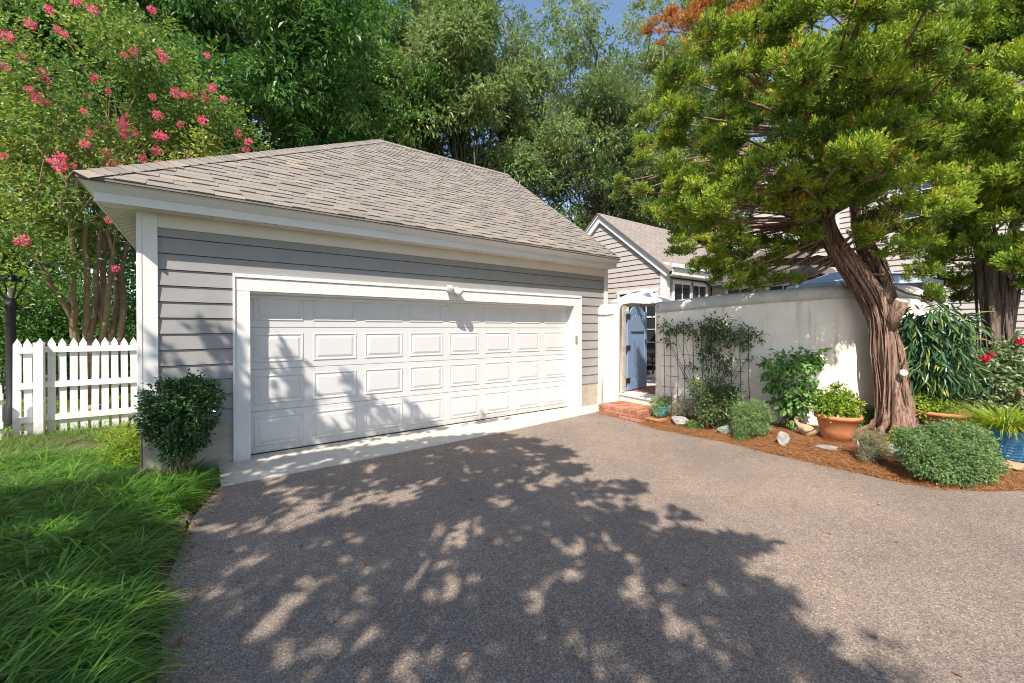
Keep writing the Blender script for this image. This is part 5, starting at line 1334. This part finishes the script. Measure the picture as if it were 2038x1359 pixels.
for (u, v, r) in [(1325, 655, .07), (1345, 650, .09), (1362, 648, .1), (1385, 655, .13), (1405, 665, .15), (1420, 650, .14), (1435, 660, .13), (1450, 672, .12), (1425, 690, .16), (1440, 705, .12), (1405, 690, .12), (1470, 662, .09), (1490, 660, .09), (1478, 680, .08), (1440, 730, .09), (1412, 720, .08), (1500, 675, .06), (1488, 705, .05), (1380, 725, .04), (1310, 640, .05), (1415, 632, .05), (1330, 680, .05), (1445, 640, .06), (1505, 668, .03)]:
    vc.append((wall_at(u, v) + np.array([-.10, -.04, 0]), np.array([.07, r, r * .8])))
vb = wall_at(1412, 838); vb[0] -= .1
bush('climbing_vine', 'dark leaved vine sprawling over the wire trellises', 'vine', (vb[0], vb[1], float(bed_z(vb[0], vb[1]))), vc, 430, 4, .062, .028, 'vine_leaf', stems=1, stem_r=.006, kind='ovate', slen=.10, droop=.3, shell=.2, ctint=.3)

# garden plants along the bed, each from its foot pixel
def clump_px(foot, lst):
    """lst of (u,v,r,dx): balls seen at a pixel, standing in the depth plane of the foot"""
    dep = float(project(foot)[2])
    return [(atD(u, v, dep + dx), np.array([r, r, r * .9])) for u, v, r, dx in lst]
def garden(name, label, cat, fu, fv, lst, n, per, L, W, mat, **kw):
    f = onbed(fu, fv); return bush(name, label, cat, f, clump_px(f, lst), n, per, L, W, mat, **kw)
garden('abelia_shrub', 'loose dark shrub in front of the wall vent', 'shrub', 1432, 850, [(1400, 780, .11, 0), (1425, 770, .13, 0), (1445, 790, .14, .05), (1425, 810, .15, -.05), (1450, 825, .12, 0), (1405, 820, .1, 0), (1385, 765, .07, 0), (1460, 780, .08, 0)], 700, 5, .04, .022, 'vine_leaf', kind='ovate', bias=.1, stems=4)
garden('feathery_shrub', 'rounded blue green feathery shrub between the green rock and tall basil', 'shrub', 1497, 868, [(1480, 820, .11, 0), (1505, 815, .12, 0), (1520, 825, .09, .05), (1490, 842, .11, -.06), (1512, 848, .1, 0), (1470, 848, .07, -.08), (1475, 866, .06, -.1)], 1500, 6, .03, .012, 'thyme_leaf', slen=.06, shell=.5)
garden('tall_basil', 'tall heart-leaved plant with flower spikes against the wall', 'plant', 1572, 855, [(1545, 725, .12, 0), (1575, 720, .14, 0), (1605, 720, .12, 0), (1625, 710, .08, 0), (1540, 760, .11, 0), (1575, 765, .16, 0), (1605, 765, .13, 0), (1585, 800, .14, -.05), (1610, 790, .1, -.05), (1560, 800, .1, 0), (1575, 835, .08, 0), (1535, 735, .06, 0)], 330, 4, .085, .062, 'mid_leaf', kind='ovate', slen=.1, droop=.4, stems=3, shell=.15)
garden('lavender_plant', 'wispy grey lavender clump beside the white rock', 'plant', 1366, 836, [(1352, 800, .06, 0), (1365, 810, .08, 0), (1380, 805, .06, 0), (1345, 820, .05, 0)], 260, 4, .05, .008, 'grey_leaf', slen=.08)
garden('sedum_plant', 'low dark green cushion plant beside the plant tag', 'plant', 1385, 852, [(1375, 845, .06, 0), (1392, 848, .06, 0)], 260, 5, .024, .012, 'mid_leaf', slen=.03)
garden('thyme_shrub', 'grey green wispy thyme in front of the terracotta pot', 'shrub', 1738, 912, [(1715, 868, .07, 0), (1740, 872, .09, 0), (1730, 890, .09, -.05), (1748, 898, .08, -.05), (1725, 905, .06, -.08)], 900, 5, .022, .008, 'grey_leaf', slen=.05)
garden('oregano_shrub', 'wide sunny mound of green oregano beside the blue pot', 'shrub', 1895, 945, [(1820, 885, .13, 0), (1860, 875, .16, .05), (1900, 870, .17, .08), (1940, 880, .15, .05), (1840, 915, .15, -.1), (1890, 910, .2, -.08), (1930, 915, .17, -.08), (1965, 920, .11, -.05), (1870, 935, .11, -.15), (1910, 940, .12, -.15), (1950, 940, .1, -.12), (1800, 870, .08, .05)], 4200, 6, .026, .014, 'thyme_leaf', slen=.05, shell=.55, stems=2)
garden('mint_plant', 'bright mint leaves under the cedar trunk beside the large pot', 'plant', 1728, 850, [(1720, 820, .1, .1), (1730, 835, .09, 0), (1715, 845, .07, 0)], 380, 5, .045, .03, 'mid_leaf', kind='ovate', bias=.15, slen=.06)
garden('mint_plant', 'lime green mint spreading behind the oregano mound', 'plant', 1925, 870, [(1880, 850, .12, .3), (1920, 845, .14, .3), (1950, 850, .12, .3), (1795, 870, .06, -.2), (1780, 880, .05, -.3)], 600, 5, .05, .034, 'lime_leaf', kind='ovate', bias=-.1, slen=.06)
garden('ginger_lily', 'large plant with long drooping strap leaves behind the cedar trunk', 'plant', 1850, 858, [(1825, 635, .2, -.1), (1860, 630, .22, -.1), (1900, 645, .2, -.15), (1825, 680, .22, -.15), (1870, 685, .26, -.25), (1910, 690, .2, -.2), (1845, 730, .22, -.25), (1890, 735, .22, -.3), (1820, 730, .16, -.1), (1915, 740, .14, -.2), (1850, 765, .12, -.1)], 560, 4, .2, .036, 'strap_leaf', kind='ovate', slen=.12, droop=.9, shell=.1, spread=.6, ctint=.2, stems=1)
f = onbed(1990, 830)
rose = garden('rose_bush', 'leafy rose bush with red blooms in front of the second cedar', 'shrub', 1985, 866, [(1950, 725, .16, .1), (1985, 715, .18, .1), (2030, 700, .2, .1), (1930, 760, .2, .1), (1965, 755, .22, 0), (2010, 750, .22, 0), (1935, 800, .2, 0), (1985, 800, .2, 0), (2030, 790, .22, 0), (2060, 740, .2, 0), (1905, 800, .16, .1), (1900, 830, .14, 0), (1950, 830, .16, 0)], 1500, 5, .062, .044, 'rose_leaf', kind='ovate', slen=.1, shell=.4, droop=.15, stemmat='bark')
for u, v in ((1972, 706), (1960, 714), (2031, 680), (2026, 780)):
    m = MB(); n = 40; w = rdir(n); dep = float(project(rose.location)[2]) - .2
    leaf_quads(m, np.array(atD(u, v, dep)) + w * .02, unit(w + np.array([0, 0, .4])), w, .045, .045, rng.random(n)); part(m, 'bloom', M['rose'], rose)

# pots
def pot(name, label, foot, prof, mat, soilz, soilr, group=None, tilt=None):
    t = thing(name, label, 'potted plant', foot, group)
    part(MB().lathe(prof, 32, foot), 'pot', mat, t, True)
    part(MB().lathe([(.001, soilz + .015), (soilr * .6, soilz + .012), (soilr, soilz)], 20, foot), 'soil', M['soil'], t, True)
    return t
f = onbed(1667, 876)
pt = pot('terracotta_pot', 'large round terracotta pot full of lime green mint with white tag', f, [(.001, 0), (.165, 0), (.2, .14), (.232, .29), (.258, .30), (.268, .325), (.262, .35), (.245, .352), (.235, .33), (.225, .28), (.001, .27)], M['terracotta'], .30, .23)
dep = float(project(f)[2])
m = MB(); sprays(m, [(atD(u, v, dep + dx), r) for u, v, r, dx in [(1645, 805, .1, 0), (1665, 795, .12, 0), (1690, 800, .1, 0), (1655, 820, .1, -.08), (1680, 818, .1, -.08), (1700, 815, .07, 0), (1640, 790, .06, 0), (1670, 775, .07, .05)]], 520, 6, .034, .026, kind='ovate', slen=.06, droop=.1, shell=.4, ctint=.2); part(m, 'foliage', M['lime_leaf'], pt)
tgp = f + np.array([-.2, -.06, .33]); part(MB().box(tgp[0] - .008, tgp[0], tgp[1] - .012, tgp[1] + .012, tgp[2], tgp[2] + .05), 'tag', M['label_white'], pt)
f = onbed(1313, 834) ; f[2] += .035
tl = thing('flagstone', 'thin terracotta paving slab under the teal pot', 'slab', f - np.array([0, 0, .03])); part(MB().box(f[0] - .2, f[0] + .14, f[1] - .15, f[1] + .13, f[2] - .03, f[2] - .003), 'slab', M['terracotta_old'], tl)
pt = pot('teal_pot', 'small teal glazed pot with trailing herbs beside the brick step', f, [(.001, 0), (.085, 0), (.115, .06), (.128, .13), (.13, .175), (.136, .185), (.13, .195), (.118, .19), (.115, .15), (.001, .14)], M['teal'], .165, .115)
dep = float(project(f)[2]); m = MB(); sprays(m, [(atD(u, v, dep + dx), r) for u, v, r, dx in [(1305, 802, .07, 0), (1320, 800, .08, 0), (1312, 808, .07, -.06), (1325, 795, .05, 0), (1308, 818, .04, -.12)]], 420, 5, .026, .014, slen=.06, droop=.2); m.tube(bez(f + np.array([0, 0, .2]), f + np.array([0, .05, .48]), (.02, .0, 0), 5), .003, 4); part(m, 'foliage', M['thyme_leaf'], pt)
f = onbed(1872, 872)
pt = pot('old_terracotta_pot', 'stained terracotta pot with wide rim half hidden behind the oregano', f, [(.001, 0), (.15, 0), (.2, .16), (.25, .32), (.30, .335), (.31, .36), (.30, .385), (.27, .38), (.25, .34), (.001, .32)], M['terracotta_old'], .34, .24)
m = MB(); sprays(m, [(f + np.array([a, b, c]), r) for a, b, c, r in [(-.05, .1, .44, .1), (0, .2, .5, .12), (-.1, .25, .46, .1), (-.2, .1, .36, .06), (-.05, -.1, .42, .07)]], 420, 5, .036, .022, kind='ovate', slen=.06, droop=.2); part(m, 'foliage', M['lime_leaf'], pt)
f = onbed(2003, 917)
prof = [(.001, 0), (.12, 0), (.14, .02), (.185, .14), (.20, .26), (.195, .34), (.21, .36), (.2, .375), (.185, .36), (.18, .3), (.001, .29)]
pt = pot('blue_pot', 'blue ribbed glazed pot spilling lime green ornamental grass', f, prof, M['blue_glaze'], .32, .18)
for k in range(9):
    zz = .05 + k * .034; rr = np.interp(zz, [.02, .14, .26, .34], [.14, .185, .2, .195]); th = np.linspace(0, 2 * math.pi, 33)
    part(MB().tube(np.stack([f[0] + rr * np.cos(th), f[1] + rr * np.sin(th), np.full(33, f[2] + zz)], 1), .006, 6), 'rib', M['blue_glaze'], pt, True)
m = MB(); n = 900; a = rng.random(n) * 6.283; rr = .12 * np.sqrt(rng.random(n))
blades(m, f + np.stack([rr * np.cos(a), rr * np.sin(a), np.full(n, .32)], 1), .34 + .3 * rng.random(n), .006 + .004 * rng.random(n), .05 + .45 * rng.random(n), a + rng.normal(size=n) * .4, rng.random(n), 1.0 + .7 * rng.random(n)); part(m, 'foliage', M['lime_blade'], pt)

# rocks
def rock(label, fu, fv, size, mat, name='garden_rock'):
    f = onbed(fu, fv); import bmesh
    bm = bmesh.new(); bmesh.ops.create_icosphere(bm, subdivisions=3, radius=1)
    cuts = [(Vector(rdir(1)[0]), rng.uniform(.55, .85)) for _ in range(11)]
    for v in bm.verts:
        for nn, dd in cuts:
            q = v.co.dot(nn)
            if q > dd: v.co -= nn * (q - dd)
        v.co *= 1 + .05 * rng.normal()
        v.co = Vector((v.co.x * size[0], v.co.y * size[1], max(v.co.z, -.5) * size[2]))
    me = bpy.data.meshes.new(name); bm.to_mesh(me); bm.free(); me.materials.append(mat)
    o = link(name, me); o.location = f + np.array([0, 0, size[2] * .35]); tag(o, label, 'rock', 'rocks in the planting bed'); return o
rock('upright pale quartz rock in front of the clay hen', 1558, 884, (.10, .085, .13), M['rock'])
rock('greenish grey angular rock below the abelia shrub', 1442, 860, (.12, .11, .09), M['rock_green'])
rock('broad whitish rock beside the teal pot', 1352, 844, (.14, .17, .10), M['rock'])
rock('flat pale stone lying in front of the terracotta pot', 1648, 892, (.09, .16, .03), M['rock'])
rock('grey block stone beside the thyme', 1782, 905, (.12, .1, .1), M['rock_green'])
rock('sandy stone under the blue pot', 2012, 928, (.16, .12, .05), M['clay'])
rock('small white stone at the edge of the long grass', 372, 1032, (.04, .09, .03), M['rock'])
# clay hen
f = onbed(1603, 866)
hen = thing('clay_hen', 'small tan clay hen statue sitting in the pine straw', 'statue', f)
def hp_(*a): return f + np.array(a)
# long axis roughly along -y (to the right in view); head to the left (+y)
sec = [(.15, .135, .008), (.135, .155, .018), (.12, .165, .028), (.105, .155, .036), (.09, .13, .045), (.06, .095, .066), (.02, .075, .082), (-.03, .068, .088), (-.08, .072, .078), (-.12, .088, .058), (-.16, .108, .034), (-.185, .118, .01)]
m = MB(); V = []; ns = 14
for y_, z_, r_ in sec:
    for k in range(ns):
        a = k * 2 * math.pi / ns; V.append(hp_(r_ * .8 * math.cos(a), y_, max(z_ + r_ * math.sin(a), 0.)))
idx = np.arange(len(V)).reshape(-1, ns); q = np.stack([idx[:-1], np.roll(idx[:-1], -1, 1), np.roll(idx[1:], -1, 1), idx[1:]], -1).reshape(-1, 4)
m.add(V, [q, idx[0][None], idx[-1][None]]); part(m, 'body', M['clay'], hen, True)
m = MB(); m.tube([hp_(0, .15, .165), hp_(0, .185, .158)], [.011, .001], 7); part(m, 'beak', M['clay'], hen)
m = MB()
for k in range(3): m.tube([hp_(0, .135 - k * .016, .185), hp_(0, .138 - k * .018, .208)], [.010, .005], 6)
part(m, 'comb', M['terracotta'], hen)
for sx in (-1, 1):
    m = MB(); m.tube([hp_(sx * .055, .03, .09), hp_(sx * .072, -.03, .085), hp_(sx * .06, -.1, .1)], [.02, .035, .008], 8); part(m, 'wing', M['clay'], hen, True)
# plant tags
for u, v, lab in ((1408, 848, 'small white plant tag by the cushion plant'), (1709, 888, 'small white plant tag in the grey thyme')):
    f = onbed(u, v); t = thing('plant_tag', lab, 'plant tag', f)
    part(MB().box(f[0] - .003, f[0], f[1] - .015, f[1] + .015, f[2] - .02, f[2] + .085), 'tag_plate', M['label_white'], t)
